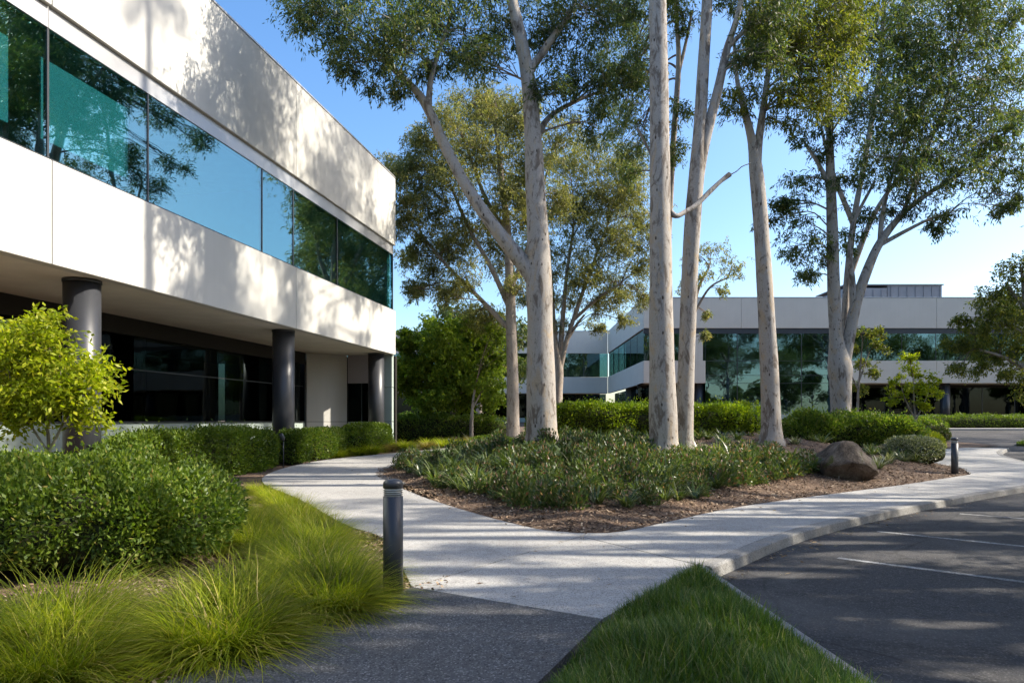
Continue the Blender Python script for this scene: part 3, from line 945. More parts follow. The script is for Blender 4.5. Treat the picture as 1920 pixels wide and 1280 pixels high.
gum_tree('gum_tree', 'slim pale gum tree behind the tall straight one, forking high to the right', [
    [(1283, 845, 34), (1284, 800, 31), (1286, 700, 30), (1290, 600, 30), (1294, 500, 30), (1300, 400, 30), (1306, 330, 29), (1312, 240, 24), (1319, 120, 22), (1326, 0, 20), (1330, -150, 14), (1330, -300, 8)],
    [(1307, 340, 24), (1322, 265, 20), (1345, 172, 17), (1363, 92, 14), (1380, 40, 11), (1398, -40, 8), (1412, -150, 5)],
    [(1363, 92, 9), (1395, 60, 7), (1430, 40, 5)]],
    [(1402, 0, 50), (1440, 40, 48), (1370, -95, 80), (1300, -190, 90), (1420, 92, 38), (1392, 120, 26), (1458, 95, 40), (1440, -90, 80), (1340, -230, 85, 1), (1390, -190, 90, 1), (1440, -230, 80, 2), (1460, 20, 40), (1410, 45, 36)],
    17.5, 'gum', seed=11, dens=1.5, nst=10)
gum_tree('gum_tree', 'slender pale gum tree left of the boulder, forking into two thin limbs', [
    [(1447, 845, 42), (1446, 800, 37), (1443, 700, 33), (1438, 600, 30), (1432, 500, 28), (1425, 400, 26), (1418, 325, 25), (1410, 265, 16), (1393, 195, 12), (1382, 150, 8), (1376, 80, 5)],
    [(1417, 320, 20), (1424, 255, 15), (1433, 190, 12), (1441, 130, 9), (1452, 50, 7), (1465, -60, 5)],
    [(1441, 130, 8), (1480, 90, 6), (1530, 60, 5)]],
    [(1480, 55, 62), (1522, 35, 66), (1565, 55, 56), (1502, 125, 55), (1552, 130, 50), (1472, 172, 38), (1532, 192, 40), (1380, 212, 26), (1398, 110, 34), (1442, 5, 54), (1588, 12, 55), (1520, -60, 90), (1440, -90, 80), (1600, -80, 80), (1462, 228, 24), (1360, 180, 22), (1540, -190, 100), (1460, -230, 90), (1620, -180, 90), (1500, 80, 50), (1600, 90, 44), (1430, 60, 36), (1410, 160, 28), (1500, 180, 36), (1570, 180, 36)],
    20.0, 'gum_yellow', seed=13, dens=1.7, nst=11)
gum_tree('gum_tree', 'twin-stemmed white gum tree behind the clipped hedge with a wide right crown', [
    [(1577, 850, 40), (1577, 780, 36), (1576, 720, 38), (1575, 690, 42), (1567, 625, 23), (1563, 540, 22), (1561, 450, 20), (1558, 350, 17), (1556, 280, 14), (1555, 200, 10), (1553, 100, 7)],
    [(1577, 705, 26), (1590, 640, 22), (1605, 570, 20), (1625, 510, 18), (1650, 455, 15), (1692, 402, 11), (1742, 362, 8), (1795, 330, 5)],
    [(1650, 455, 10), (1655, 400, 8), (1672, 330, 6), (1700, 260, 5)],
    [(1600, 590, 13), (1598, 530, 11), (1594, 480, 9), (1600, 420, 7), (1640, 340, 5)],
    [(1692, 402, 8), (1730, 300, 6), (1770, 200, 5), (1790, 100, 4)],
    [(1558, 350, 10), (1530, 300, 7), (1510, 270, 5)],
    [(1645, 462, 9), (1700, 432, 7), (1745, 410, 5), (1780, 400, 4)]],
    [(1620, 200, 62), (1700, 150, 72), (1782, 122, 72), (1852, 100, 62), (1872, 180, 52), (1850, 262, 60), (1780, 232, 70), (1702, 262, 70), (1640, 302, 52), (1722, 342, 58), (1805, 330, 48), (1880, 330, 40), (1652, 62, 74), (1742, 42, 84), (1832, 18, 74), (1602, 122, 54), (1790, 402, 32), (1642, 402, 32), (1885, 40, 44), (1890, 250, 34),
     (1512, 332, 36), (1490, 382, 38), (1452, 386, 24), (1522, 422, 36), (1482, 462, 32), (1540, 482, 28), (1430, 414, 18), (1600, 452, 24), (1622, -60, 95), (1762, -75, 105), (1870, -60, 80), (1760, 290, 60), (1660, 230, 60), (1510, 520, 22), (1900, 370, 26), (1870, 385, 20), (1640, -180, 80), (1760, -190, 80), (1560, 230, 34), (1590, 330, 34), (1680, 380, 34), (1820, 200, 60), (1740, 190, 60), (1690, 90, 60), (1910, 130, 36), (1905, 220, 34), (1760, 420, 22), (1900, 300, 34), (1560, 60, 40), (1590, 20, 50), (1512, 255, 28), (1540, 275, 24)],
    27.0, 'gum_dark', seed=17, ll=.2, lw=.042, dens=.85, nst=11, nl=12)
gum_tree('gum_tree', 'dark gum tree whose crown fills in behind the twin-stemmed one', [
    [(1583, 830, 15), (1582, 700, 14), (1586, 560, 13), (1600, 420, 11), (1625, 280, 9), (1650, 120, 8), (1660, -40, 5)],
    [(1592, 520, 12), (1640, 400, 9), (1710, 300, 6), (1770, 220, 4)], [(1600, 420, 10), (1560, 320, 8), (1540, 240, 5)]],
    [(1640, 180, 46), (1720, 200, 50), (1790, 170, 46), (1860, 150, 40), (1680, 110, 50), (1770, 80, 50), (1850, 50, 46), (1640, 40, 50), (1720, 10, 54), (1810, -20, 56), (1600, 200, 36), (1700, 310, 36), (1770, 300, 36), (1840, 300, 30), (1660, 260, 40), (1650, -60, 60), (1750, -80, 70), (1880, 220, 34)],
    36.0, 'gum', bark='bark_dim', seed=63, ll=.22, lw=.046, dens=.5, nst=10, nl=12, spread=2.5)
# behind
gum_tree('gum_tree', 'thin gum tree with olive crown standing behind the low-forking one', [
    [(962, 800, 25), (961, 700, 22), (958, 600, 20), (955, 500, 17), (950, 420, 14), (940, 330, 10), (930, 240, 6)],
    [(956, 540, 12), (985, 480, 9), (1000, 420, 7), (1020, 350, 5)],
    [(957, 580, 12), (920, 500, 9), (880, 430, 7), (850, 360, 5)],
    [(958, 620, 11), (900, 560, 8), (840, 500, 6), (790, 440, 4)],
    [(952, 440, 9), (910, 370, 7), (880, 290, 5)]],
    [(872, 250, 56), (922, 215, 52), (822, 300, 50), (782, 332, 40), (862, 342, 56), (932, 322, 50), (768, 400, 36), (832, 422, 50), (900, 432, 50), (800, 482, 38), (872, 520, 42), (762, 310, 26), (982, 420, 40), (1002, 300, 42), (890, 590, 34), (775, 450, 24), (960, 250, 44), (1050, 250, 44), (1040, 380, 40), (830, 560, 26), (735, 330, 26), (745, 420, 24), (900, 280, 44), (850, 470, 44), (935, 380, 44), (940, 480, 40), (800, 370, 44), (790, 540, 24), (920, 600, 30), (980, 540, 34), (975, 350, 40), (830, 235, 44), (885, 190, 40), (790, 268, 36), (746, 372, 30), (762, 482, 26), (745, 300, 24), (930, 180, 40), (970, 210, 40), (810, 520, 30), (765, 540, 20)],
    34.0, 'gum_olive', bark='bark_dim', seed=19, ll=.18, lw=.040, dens=1.1, nst=17, nl=12, spread=2.2)
gum_tree('gum_tree', 'many-limbed olive gum tree beside the far recessed wing', [
    [(1045, 790, 22), (1046, 740, 18), (1048, 690, 16), (1040, 630, 9), (1036, 560, 7), (1030, 480, 5)],
    [(1048, 700, 12), (1062, 640, 9), (1085, 570, 8), (1110, 500, 6), (1140, 420, 4)],
    [(1048, 690, 11), (1055, 600, 9), (1062, 520, 7), (1075, 430, 5)],
    [(1075, 600, 7), (1120, 560, 6), (1165, 530, 4)],
    [(1062, 640, 7), (1080, 610, 5), (1096, 590, 4)]],
    [(1062, 560, 30), (1102, 500, 44), (1150, 482, 46), (1182, 540, 36), (1092, 420, 50), (1150, 400, 52), (1050, 480, 36), (1042, 610, 26), (1122, 572, 34), (1192, 432, 38), (1190, 350, 46), (1132, 330, 52), (1072, 340, 50), (1168, 600, 18), (1002, 560, 28), (1120, 610, 18), (1210, 500, 30), (1060, 400, 40), (1110, 450, 40), (1170, 450, 40), (1100, 370, 40), (1080, 520, 36), (1130, 530, 34), (1030, 540, 28), (1220, 400, 34), (1160, 360, 44), (1050, 300, 44), (1005, 385, 40), (1008, 470, 40), (1215, 460, 32), (1215, 560, 24), (1110, 290, 44), (1180, 300, 44), (1020, 520, 30), (1150, 560, 30)],
    43.0, 'gum_olive', bark='bark_dim', seed=23, ll=.20, lw=.044, dens=.8, nst=15, nl=12, spread=2.2)
gum_tree('gum_tree', 'dark hanging gum foliage showing between the two central trunks', [
    [(1246, 850, 20), (1247, 700, 18), (1250, 500, 15), (1256, 380, 12), (1263, 260, 11), (1272, 130, 10), (1270, 60, 8), (1262, -60, 7), (1250, -220, 5), (1240, -340, 4)],
    [(1272, 140, 7), (1286, 80, 6), (1298, 20, 4)], [(1256, 380, 8), (1225, 300, 6), (1195, 240, 4)]],
    [(1272, 210, 26), (1268, 275, 26), (1200, 205, 38, 3), (1192, 275, 36, 4.5), (1282, 45, 28), (1268, 5, 30), (1212, 140, 34, 2), (1250, -70, 70), (1290, -60, 50), (1180, 325, 22), (1160, 240, 30, 5.5), (1150, 190, 34, 6.5), (1180, 130, 36, 5), (1200, 60, 40, 4), (1170, 20, 40, 6), (1210, -40, 50, 3), (1140, 100, 36, 7.5), (1200, -170, 80, 2), (1290, -190, 80, 3), (1180, -260, 80, 4), (1270, -300, 80, 5), (1340, -240, 70, 4), (1220, -380, 80, 6), (1320, -360, 70, 7), (1160, -340, 60, 7), (1380, -300, 60, 6)],
    22.5, 'gum_dark', bark='bark_dim', seed=29, dens=1.8, nst=12)
gum_tree('gum_tree', 'small far tree with brownish crown above the right-hand roofline', [
    [(1289, 800, 10), (1292, 700, 9), (1298, 600, 8), (1310, 540, 6), (1330, 500, 4)], [(1300, 590, 5), (1330, 540, 4), (1365, 520, 3)]],
    [(1332, 470, 30), (1372, 500, 27), (1302, 482, 24), (1290, 535, 18), (1350, 535, 22), (1318, 520, 22), (1330, 590, 12), (1322, 625, 9)],
    50.0, 'gum_olive', bark='bark_dim', seed=31, ll=.24, lw=.06, dens=.5, spread=2.0, nst=10, nl=10)

def small_tree(name, label, stems, clumps, Y, leaf, seed, ll, lw, dens, droop=.25, group=None, base=None, bark='bark_dim', nst=9, slen=.55):
    return gum_tree(name, label, stems, clumps, Y, leaf, bark=bark, seed=seed, ll=ll, lw=lw, dens=dens, ns=10, droop=droop, limb_r=.03, group=group, base=base, nst=nst, slen=slen)

small_tree('broadleaf_tree', 'bushy bright green broadleaf tree just beyond the building corner', [
    [(850, 790, 12), (848, 740, 9), (845, 690, 7), (840, 640, 5)], [(849, 770, 7), (820, 720, 6), (795, 680, 4)], [(849, 760, 7), (880, 710, 6), (905, 680, 4)]],
    [(832, 640, 42), (782, 680, 36), (882, 662, 40), (850, 702, 44), (800, 725, 36), (902, 716, 36), (930, 684, 24), (768, 642, 24), (868, 615, 26), (815, 612, 20), (760, 715, 26), (870, 745, 28), (765, 680, 26), (755, 650, 18), (800, 640, 30), (840, 740, 30), (790, 755, 22), (925, 745, 24), (910, 640, 28), (850, 660, 36)],
    36.8, 'broad', 37, .17, .095, 1.4, .3, nst=20)
small_tree('broadleaf_tree', 'young low broadleaf tree with thin stems under the olive gum crown', [
    [(884, 792, 7), (886, 760, 5), (890, 730, 4)], [(886, 765, 4), (900, 740, 3)]],
    [(905, 735, 22), (930, 720, 20), (885, 720, 20), (940, 650, 22), (925, 620, 18)], 35.0, 'broad', 41, .14, .07, 1.0, .3, nst=14)
small_tree('sapling', 'lime-green sapling in front of the nearest charcoal column', [
    [(95, 880, 9), (92, 840, 7), (88, 790, 5), (80, 730, 4), (75, 670, 3), (70, 620, 2)], [(92, 845, 5), (120, 790, 4), (145, 730, 3), (160, 690, 2)], [(92, 850, 5), (60, 800, 4), (30, 740, 3), (15, 690, 2)], [(90, 800, 4), (110, 740, 3), (115, 680, 2)]],
    [(70, 640, 40), (110, 665, 38), (35, 680, 40), (90, 700, 42), (140, 705, 34), (20, 730, 36), (165, 740, 24), (120, 745, 34), (60, 745, 36), (150, 780, 22), (20, 640, 28), (178, 700, 16), (40, 790, 20), (85, 612, 16), (-30, 690, 40)],
    10.2, 'lime', 43, .105, .042, 2.6, .2, slen=1.0)
small_tree('sapling', 'lime-green sapling before the far right ground-floor windows', [
    [(1716, 812, 5), (1716, 780, 4), (1714, 750, 3), (1712, 710, 2)], [(1716, 790, 3), (1735, 750, 2), (1745, 720, 1.5)], [(1716, 785, 3), (1698, 750, 2), (1690, 725, 1.5)]],
    [(1712, 690, 22), (1740, 712, 20), (1690, 718, 20), (1715, 732, 22), (1752, 738, 14), (1680, 745, 14), (1730, 758, 13), (1705, 668, 12)],
    38.0, 'lime', 47, .15, .07, .9, .2, base=gp(1716, 812))
small_tree('sapling', 'loose yellow-leaved young tree right behind the twin-stemmed gum', [
    [(1607, 815, 6), (1609, 740, 4), (1613, 690, 3), (1617, 640, 2)], [(1609, 720, 3), (1630, 660, 2)], [(1609, 730, 3), (1590, 690, 2)]],
    [(1620, 620, 18), (1640, 650, 16), (1622, 680, 18), (1600, 650, 14), (1640, 700, 12), (1610, 725, 14), (1650, 625, 9)],
    38.0, 'gum_yellow', 53, .15, .065, 1.1, .3)
gum_tree('gum_tree', 'yellow-green tree hanging in from the right edge before the far building', [
    [(1948, 830, 26), (1945, 760, 22), (1938, 690, 18), (1930, 620, 14), (1922, 560, 9), (1915, 500, 5)],
    [(1940, 700, 10), (1905, 680, 8), (1870, 665, 5), (1835, 655, 4)], [(1930, 630, 9), (1890, 610, 7), (1850, 610, 4)], [(1925, 580, 8), (1900, 550, 6), (1885, 530, 4)]],
    [(1882, 540, 36), (1902, 600, 50), (1852, 600, 32), (1826, 622, 26), (1892, 665, 36), (1846, 662, 28), (1912, 500, 34), (1928, 715, 34), (1870, 705, 22), (1832, 690, 18), (1960, 600, 60), (1970, 520, 50), (1808, 600, 16), (1860, 560, 24), (1790, 640, 16), (1802, 688, 14), (1866, 640, 30), (1905, 560, 40), (1880, 590, 34), (1920, 660, 40), (1820, 655, 18)],
    30.0, 'gum_yellow', bark='bark_dim', seed=59, ll=.15, lw=.05, dens=1.1, nst=12)

# trees outside the picture on the car-park side: they throw the dappled shade and show in the window glass
def lot_tree(label, x, y, h, seed, leaf='gum_dark', dens=.5, lean=0.0, rmax=1.5, per=4):
    rr = np.random.default_rng(seed)
    tr = [(x, y, 0, .5), (x + lean * .3, y, h * .3, .42), (x + lean * .6, y + .2, h * .55, .32), (x + lean, y, h * .85, .14)]
    lim = []
    cl = []
    for k in range(7):
        a = k * 2.4 + rr.uniform(0, .8); zz = h * rr.uniform(.38, .6); r = h * rr.uniform(.16, .26)
        s = (x + lean * .5, y, zz)
        e = (x + lean + r * math.cos(a), y + r * math.sin(a), zz + h * rr.uniform(.14, .26))
        lim.append([(*s, .2), ((s[0] * .5 + e[0] * .5), (s[1] * .5 + e[1] * .5), (s[2] * .45 + e[2] * .55), .13), (*e, .06)])
        for q in range(per):
            cl.append((e[0] + rr.normal() * h * .06, e[1] + rr.normal() * h * .06, e[2] + rr.uniform(-.04, .14) * h, rr.uniform(.8, rmax)))
    for q in range(5):
        cl.append((x + lean + rr.normal() * h * .08, y + rr.normal() * h * .08, h * rr.uniform(.8, 1.0), rr.uniform(.9, rmax)))
    return gum_tree('gum_tree', label, [tr] + lim, cl, 0, leaf, seed=seed, ll=.22, lw=.05, dens=dens, raw=True, ns=10, nst=8, nl=10, base=(x, y), group='gum trees round the car park outside the picture')
OUT = 'gum tree beside the car park, outside the right edge of the picture'
BEH = 'gum tree behind the photographer, seen only as a reflection in the far windows'
def tree_copy(src, x, y, sc, rz, label, group):
    r_ = src.copy(); COL.objects.link(r_)
    r_.location = (x, y, float(g(y)) - .12); r_.rotation_euler = (0, 0, rz); r_.scale = (sc, sc, sc)
    tag(r_, label, 'tree', group)
    for ch in src.children:
        c_ = ch.copy(); COL.objects.link(c_); c_.parent = r_
    return r_
GO = 'gum trees round the car park outside the picture'
GB = 'gum trees behind the photographer'
small = lot_tree(OUT, 8.2, 4.0, 7.6, 101, rmax=1.0, dens=1.5, per=1)
# bare-stemmed gums: their trunks stripe the ground with shade
tall = gum_tree('gum_tree', OUT, [
    [(10.4, 7.0, 0, .62), (10.35, 7.05, 3, .55), (10.5, 7.0, 7, .46), (10.4, 7.15, 11, .34), (10.6, 7.1, 14.5, .15)],
    [(10.42, 7.03, 4.2, .34), (10.7, 7.6, 6.0, .28), (10.9, 8.0, 9.0, .22), (11.1, 8.4, 12.5, .10)],
    [(10.4, 7.0, 6.2, .28), (10.2, 6.5, 8.0, .22), (10.2, 6.1, 10.5, .16), (10.0, 5.8, 13, .08)]],
    [(10.7, 7.1, 15.0, .75), (11.2, 8.5, 13.0, .6), (10.0, 5.7, 13.4, .55), (10.9, 7.5, 5.2, .7), (10.2, 6.4, 7.6, .75), (10.9, 8.3, 7.2, .6), (10.0, 7.6, 3.6, .55), (10.8, 6.6, 4.4, .6), (10.3, 7.8, 9.0, .6)],
    0, 'gum_dark', seed=111, ll=.2, lw=.045, dens=1.3, nst=9, nl=10, raw=True, ns=12, base=(10.4, 7.0), group=GO)
for i, (x, y, sc) in enumerate(((9.2, 5.3, .8), (11.2, 8.9, .9), (12.6, 10.4, 1.0), (15.4, 12.6, 1.05), (9.6, 2.9, .8), (13.6, 6.2, 1.1), (15.0, 9.6, 1.0))):
    tree_copy(tall, x, y, sc, (0, .35, -.3, .2, 3.3, 2.9, .5)[i], OUT, GO)
for i, (x, y) in enumerate(((46, 14), (53, 8), (60, 18), (66, 4), (74, 14), (82, 0), (90, 12), (99, -2), (70, -12), (86, -16), (57, 30), (70, 28))):
    tree_copy(small, x, y, 1.15 + .15 * (i % 3), 1.1 * i, OUT, GO)
for i in range(13):
    tree_copy(small, -6 + 5.2 * i, -11 - 3 * (i % 2), .95 + .12 * (i % 3), 1.3 * i, 'small gum tree behind the photographer, seen only as a reflection', GB)
big = lot_tree(OUT, 31.0, 30.0, 20.0, 104, 'gum_dark', dens=.8, rmax=2.0)
big['label'] = OUT
tree_copy(big, 42.0, 38.0, 1.1, 2.2, OUT, GO)
tree_copy(big, 28.0, 20.0, .95, 4.0, OUT, GO)
tree_copy(big, 48.0, 27.0, 1.15, 1.0, OUT, GO)
tree_copy(big, 60.0, 44.0, 1.1, 3.0, OUT, GO)
for i, (x, y) in enumerate(((62, 11), (78, 5), (92, -8), (52, 20), (104, 4))):
    tree_copy(big, x, y, 1.0, 2.3 * i, OUT, GO)
for i, (x, y) in enumerate(((-6, -26), (2, -34), (9, -22), (15, -30), (21, -24), (27, -33), (32, -21), (38, -30), (44, -25), (50, -33), (57, -22), (64, -30))):
    tree_copy(big, x, y, .95 + .1 * (i % 3), 1.7 * i, BEH, GB)
gum_tree('gum_tree', 'dark rounded tree crown peering over the bushy broadleaf tree', [
    [(900, 790, 14), (895, 700, 11), (885, 640, 8), (880, 600, 5)]],
    [(840, 590, 30), (880, 600, 34), (925, 610, 34), (970, 620, 32), (800, 640, 24), (860, 650, 34), (920, 670, 34), (970, 690, 30), (1000, 640, 24), (780, 690, 28), (830, 710, 30)],
    58.0, 'gum_dark', bark='bark_dim', seed=61, ll=.30, lw=.11, dens=.6, nst=14, nl=11, spread=3.0)

# ------------------------------------------------------------------ hedges and shrubs
def lumps(P, k, amp, rng):
    out = np.zeros(len(P))
    for _ in range(5):
        d = rng.normal(size=3) * k
        out += np.sin(P @ d + rng.uniform(0, 6.28))
    return out * amp / 2.2

def shrub(name, label, c, dims, rz, n, mat, seed, ll, lw, p=4.0, depth=.10, amp=.05, cat='hedge', group=None, upright=.35, lumpk=3.0, shoots=0.0):
    """clipped or rounded shrub standing on the soil; dims = full length, width, height"""
    rng = np.random.default_rng(seed)
    z = ground_at(c[0], c[1])
    root = empty(name, (c[0], c[1], z), rz)
    tag(root, label, cat, group)
    a, b, h = dims[0] / 2, dims[1] / 2, dims[2]
    Ar = np.array([4 * a * b, 2 * 2 * a * h, 2 * 2 * b * h])
    face = rng.choice(3, n, p=Ar / Ar.sum())
    u = rng.uniform(-1, 1, (n, 3)); sg = rng.choice([-1, 1], n)
    u[face == 0, 2] = 1
    u[face == 1, 1] = sg[face == 1]
    u[face == 2, 0] = sg[face == 2]
    def project(u):
        r = np.sum(np.abs(u) ** p, 1) ** (1 / p)
        return u / r[:, None]
    s = project(u)
    P = s * np.array([a, b, h / 2]); P[:, 2] += h / 2
    N = unit(np.sign(s) * np.abs(s) ** (p - 1) / np.array([a, b, h / 2]))
    P = P + N * (lumps(P, lumpk, amp, rng) + rng.uniform(-depth, .25 * depth, n))[:, None]
    if shoots:
        sel = (N[:, 2] > .5) & (rng.uniform(size=n) < .25)
        P[sel, 2] += rng.exponential(shoots, sel.sum())
    P[:, 2] = np.maximum(P[:, 2], .03)
    D = N * .7 + rng.normal(size=(n, 3)) * .65 + np.array([0, 0, upright])
    V = leaf_quads(P, D, ll * rng.uniform(.6, 1.3, n), lw * rng.uniform(.7, 1.3, n), rng)
    obj('foliage', np_mesh('foliage', V, [quad_faces(n)], M[mat]), root)
    # solid dark core standing in for the shade between the leaves
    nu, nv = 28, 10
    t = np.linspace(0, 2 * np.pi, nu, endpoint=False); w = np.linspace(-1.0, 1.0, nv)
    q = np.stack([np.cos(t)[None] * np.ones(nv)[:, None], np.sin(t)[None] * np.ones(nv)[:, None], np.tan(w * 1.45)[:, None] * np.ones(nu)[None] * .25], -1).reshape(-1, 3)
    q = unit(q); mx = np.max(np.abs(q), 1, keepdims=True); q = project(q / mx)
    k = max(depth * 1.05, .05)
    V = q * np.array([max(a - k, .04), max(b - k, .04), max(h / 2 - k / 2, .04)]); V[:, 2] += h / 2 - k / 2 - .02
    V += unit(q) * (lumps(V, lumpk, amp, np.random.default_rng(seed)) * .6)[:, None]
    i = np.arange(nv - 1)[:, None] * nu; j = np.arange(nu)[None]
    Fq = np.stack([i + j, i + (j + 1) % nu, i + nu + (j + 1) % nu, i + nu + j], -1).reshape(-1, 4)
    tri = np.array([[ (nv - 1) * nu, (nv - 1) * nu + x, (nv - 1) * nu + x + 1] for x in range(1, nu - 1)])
    obj('shade_core', np_mesh('shade_core', V, [Fq, tri], M['core'], True), root)
    return root

shrub('shrub', 'big rounded dark green shrub in the left foreground', (-5.02, 7.45), (3.7, 2.7, 1.0), .25, 70000, 'shrub', 201, .062, .028, 3.0, .20, .13, 'shrub', lumpk=4.0, shoots=.04)
shrub('shrub', 'low green shrub at the left edge below the sapling', (-7.0, 9.2), (2.6, 1.8, .98), .2, 16000, 'hedge', 202, .06, .028, 3.0, .14, .07, 'shrub', shoots=.05)
hd = math.atan2(D2[1], D2[0])
shrub('hedge', 'clipped box hedge along the left building beside the pale path', (-8.05, 17.55), (6.6, 1.05, 1.18), hd, 34000, 'hedge', 203, .085, .038, 6.0, .12, .06, shoots=.05)
shrub('hedge', 'short hedge tuft at the end of the clipped box hedge', (-7.0, 21.9), (1.0, .9, 1.05), hd, 6000, 'hedge', 204, .085, .038, 4.0, .10, .04, shoots=.03)
shrub('hedge', 'bright lime-topped hedge behind the two central trunks', (4.9, 25.2), (8.6, 1.9, 1.12), .03, 36000, 'hedge_bright', 205, .10, .046, 5.0, .13, .08, shoots=.05)
shrub('hedge', 'grey-green loose hedge in front of the twin-stemmed gum', (11.6, 23.4), (4.6, 1.7, 1.08), -.05, 24000, 'shrub', 206, .10, .044, 3.0, .15, .14, shoots=.05)
shrub('hedge', 'dark low hedge at the foot of the bushy broadleaf tree', (-4.2, 36.4), (8.0, 1.8, 1.35), .05, 16000, 'shrub', 207, .12, .06, 4.0, .14, .10, shoots=.03)
shrub('shrub', 'rounded olive shrub by the pavement right of the grey-green hedge', (14.75, 25.0), (1.9, 1.5, .85), .2, 15000, 'tuss', 208, .10, .014, 2.4, .15, .05, 'shrub', upright=1.2)
shrub('hedge', 'pale green low hedge along the far right building front', (41.5, 57.6 + 1.4), (22.0, 1.6, 1.05), .02, 18000, 'hedge', 209, .13, .06, 4.0, .15, .12, shoots=.05)
shrub('hedge', 'dark low hedge before the far ground floor behind the twin-stemmed gum', (24.5, 48.0), (12.0, 1.6, 1.0), 0, 16000, 'shrub', 210, .13, .06, 4.0, .15, .12)
shrub('shrub', 'dark reddish low shrub below the far lime sapling', (19.6, 34.5), (1.4, 1.2, .75), 0, 6000, 'red_leaf', 211, .08, .04, 2.5, .12, .06, 'shrub')
shrub('shrub', 'small dark round shrub at the edge of the far drive', (22.3, 36.2), (1.5, 1.2, .75), 0, 6000, 'red_leaf', 212, .08, .04, 2.5, .12, .06, 'shrub')
shrub('shrub', 'low green shrub between the box hedge and the corner column', (-6.95, 24.4), (3.0, 1.3, 1.1), hd, 14000, 'shrub', 213, .085, .04, 3.0, .14, .10, 'shrub')
shrub('shrub', 'loose green shrub under the corner column of the left building', (-6.0, 28.2), (3.6, 1.4, 1.15), hd, 14000, 'hedge', 214, .09, .04, 3.0, .14, .10, 'shrub')
shrub('shrub', 'silvery-leaved shrub beside the grey-green hedge', (12.2, 20.6), (1.7, 1.2, .75), .1, 9000, 'silver', 215, .075, .026, 2.4, .14, .08, 'shrub')
shrub('shrub', 'small green shrub at the foot of the thin olive-crowned gum', (-.9, 29.0), (1.9, 1.2, .55), 0, 8000, 'hedge', 216, .07, .034, 2.6, .12, .06, 'shrub')
shrub('hedge', 'deep green hedge stretching behind the low-forking gum', (-8.5, 44.0), (16.0, 1.8, 1.3), 0, 12000, 'shrub', 217, .12, .06, 4.0, .15, .12)

# ------------------------------------------------------------------ grasses
def blades(n, rng, r0, lmin, lmax, th0, curl, w, seg=5, pw=.7, wob=.45):
    """arching blades: returns V (n*(2*seg+2)), quads"""
    ph = rng.uniform(0, 2 * np.pi, n)
    rr = r0 * rng.uniform(0, 1, n) ** .5
    rootp = np.stack([rr * np.cos(ph), rr * np.sin(ph), np.zeros(n)], 1)
    az = ph + rng.normal(size=n) * wob
    th = th0 * rng.uniform(0, 1, n) ** pw
    L = rng.uniform(lmin, lmax, n)
    k = curl * rng.uniform(.5, 1.4, n)
    out = np.stack([np.cos(az), np.sin(az), np.zeros(n)], 1)
    sidev = np.stack([-np.sin(az), np.cos(az), np.zeros(n)], 1)
    P = rootp.copy(); rows = []
    wig = rng.normal(size=(n, seg)) * .10
    for s in range(seg + 1):
        t = s / seg
        ww = w * (1 - t ** 2.2) * .5 + .0004
        rows.append(np.stack([P - sidev * ww, P + sidev * ww], 1))
        if s < seg:
            a = th + k * (t + .5 / seg)
            P = P + (out * np.sin(a)[:, None] + np.array([0, 0, 1.0]) * np.cos(a)[:, None] + sidev * wig[:, s:s + 1]) * (L / seg)[:, None]
            P[:, 2] = np.maximum(P[:, 2], .01)
    V = np.concatenate(rows, 1)                       # n, 2*(seg+1), 3
    m = 2 * (seg + 1)
    base = (np.arange(n) * m)[:, None, None]
    q = np.array([[2 * s, 2 * s + 1, 2 * s + 3, 2 * s + 2] for s in range(seg)])[None]
    return V.reshape(-1, 3), (base + q).reshape(-1, 4)

TUS = []
for i in range(3):
    rng = np.random.default_rng(300 + i)
    V, Fq = blades(3300, rng, .30, .28, .86, 1.25, 1.15, .0066, 6, wob=.8)
    TUS.append(np_mesh('tussock_blades', V, [Fq], M['tuss']))
def tussock(x, y, sc, i, label, rz=0.0, mesh=None, name='grass_tussock', zs=.84, group='tussocks of fine grass in the left foreground'):
    o = obj(name, (mesh or TUS)[i % len(mesh or TUS)], None, (x, y, ground_at(x, y)), rz)
    o.scale = (sc * 1.08, sc * 1.08, sc * zs)
    return tag(o, label, 'grass', group)
tussock(-1.98, 4.62, .95, 0, 'arching grass tussock nearest the dark slab edge, in front of the big shrub', .3)
tussock(-1.50, 5.55, .90, 1, 'bright grass tussock just left of the near bollard', 1.3)
tussock(-2.15, 5.50, .88, 2, 'grass tussock squeezed between the big shrub and its bright neighbours', 2.1)
tussock(-1.78, 6.35, .92, 0, 'grass tussock behind the one beside the near bollard', 4.1)
tussock(-3.15, 4.70, 1.0, 1, 'wide grass tussock at the lower left below the big shrub', .8)
tussock(-2.75, 4.05, .85, 2, 'yellow-lit grass tussock in the bottom left corner', 2.9)
tussock(-3.45, 4.05, .85, 0, 'grass tussock cut by the bottom left edge of the picture', 3.9)
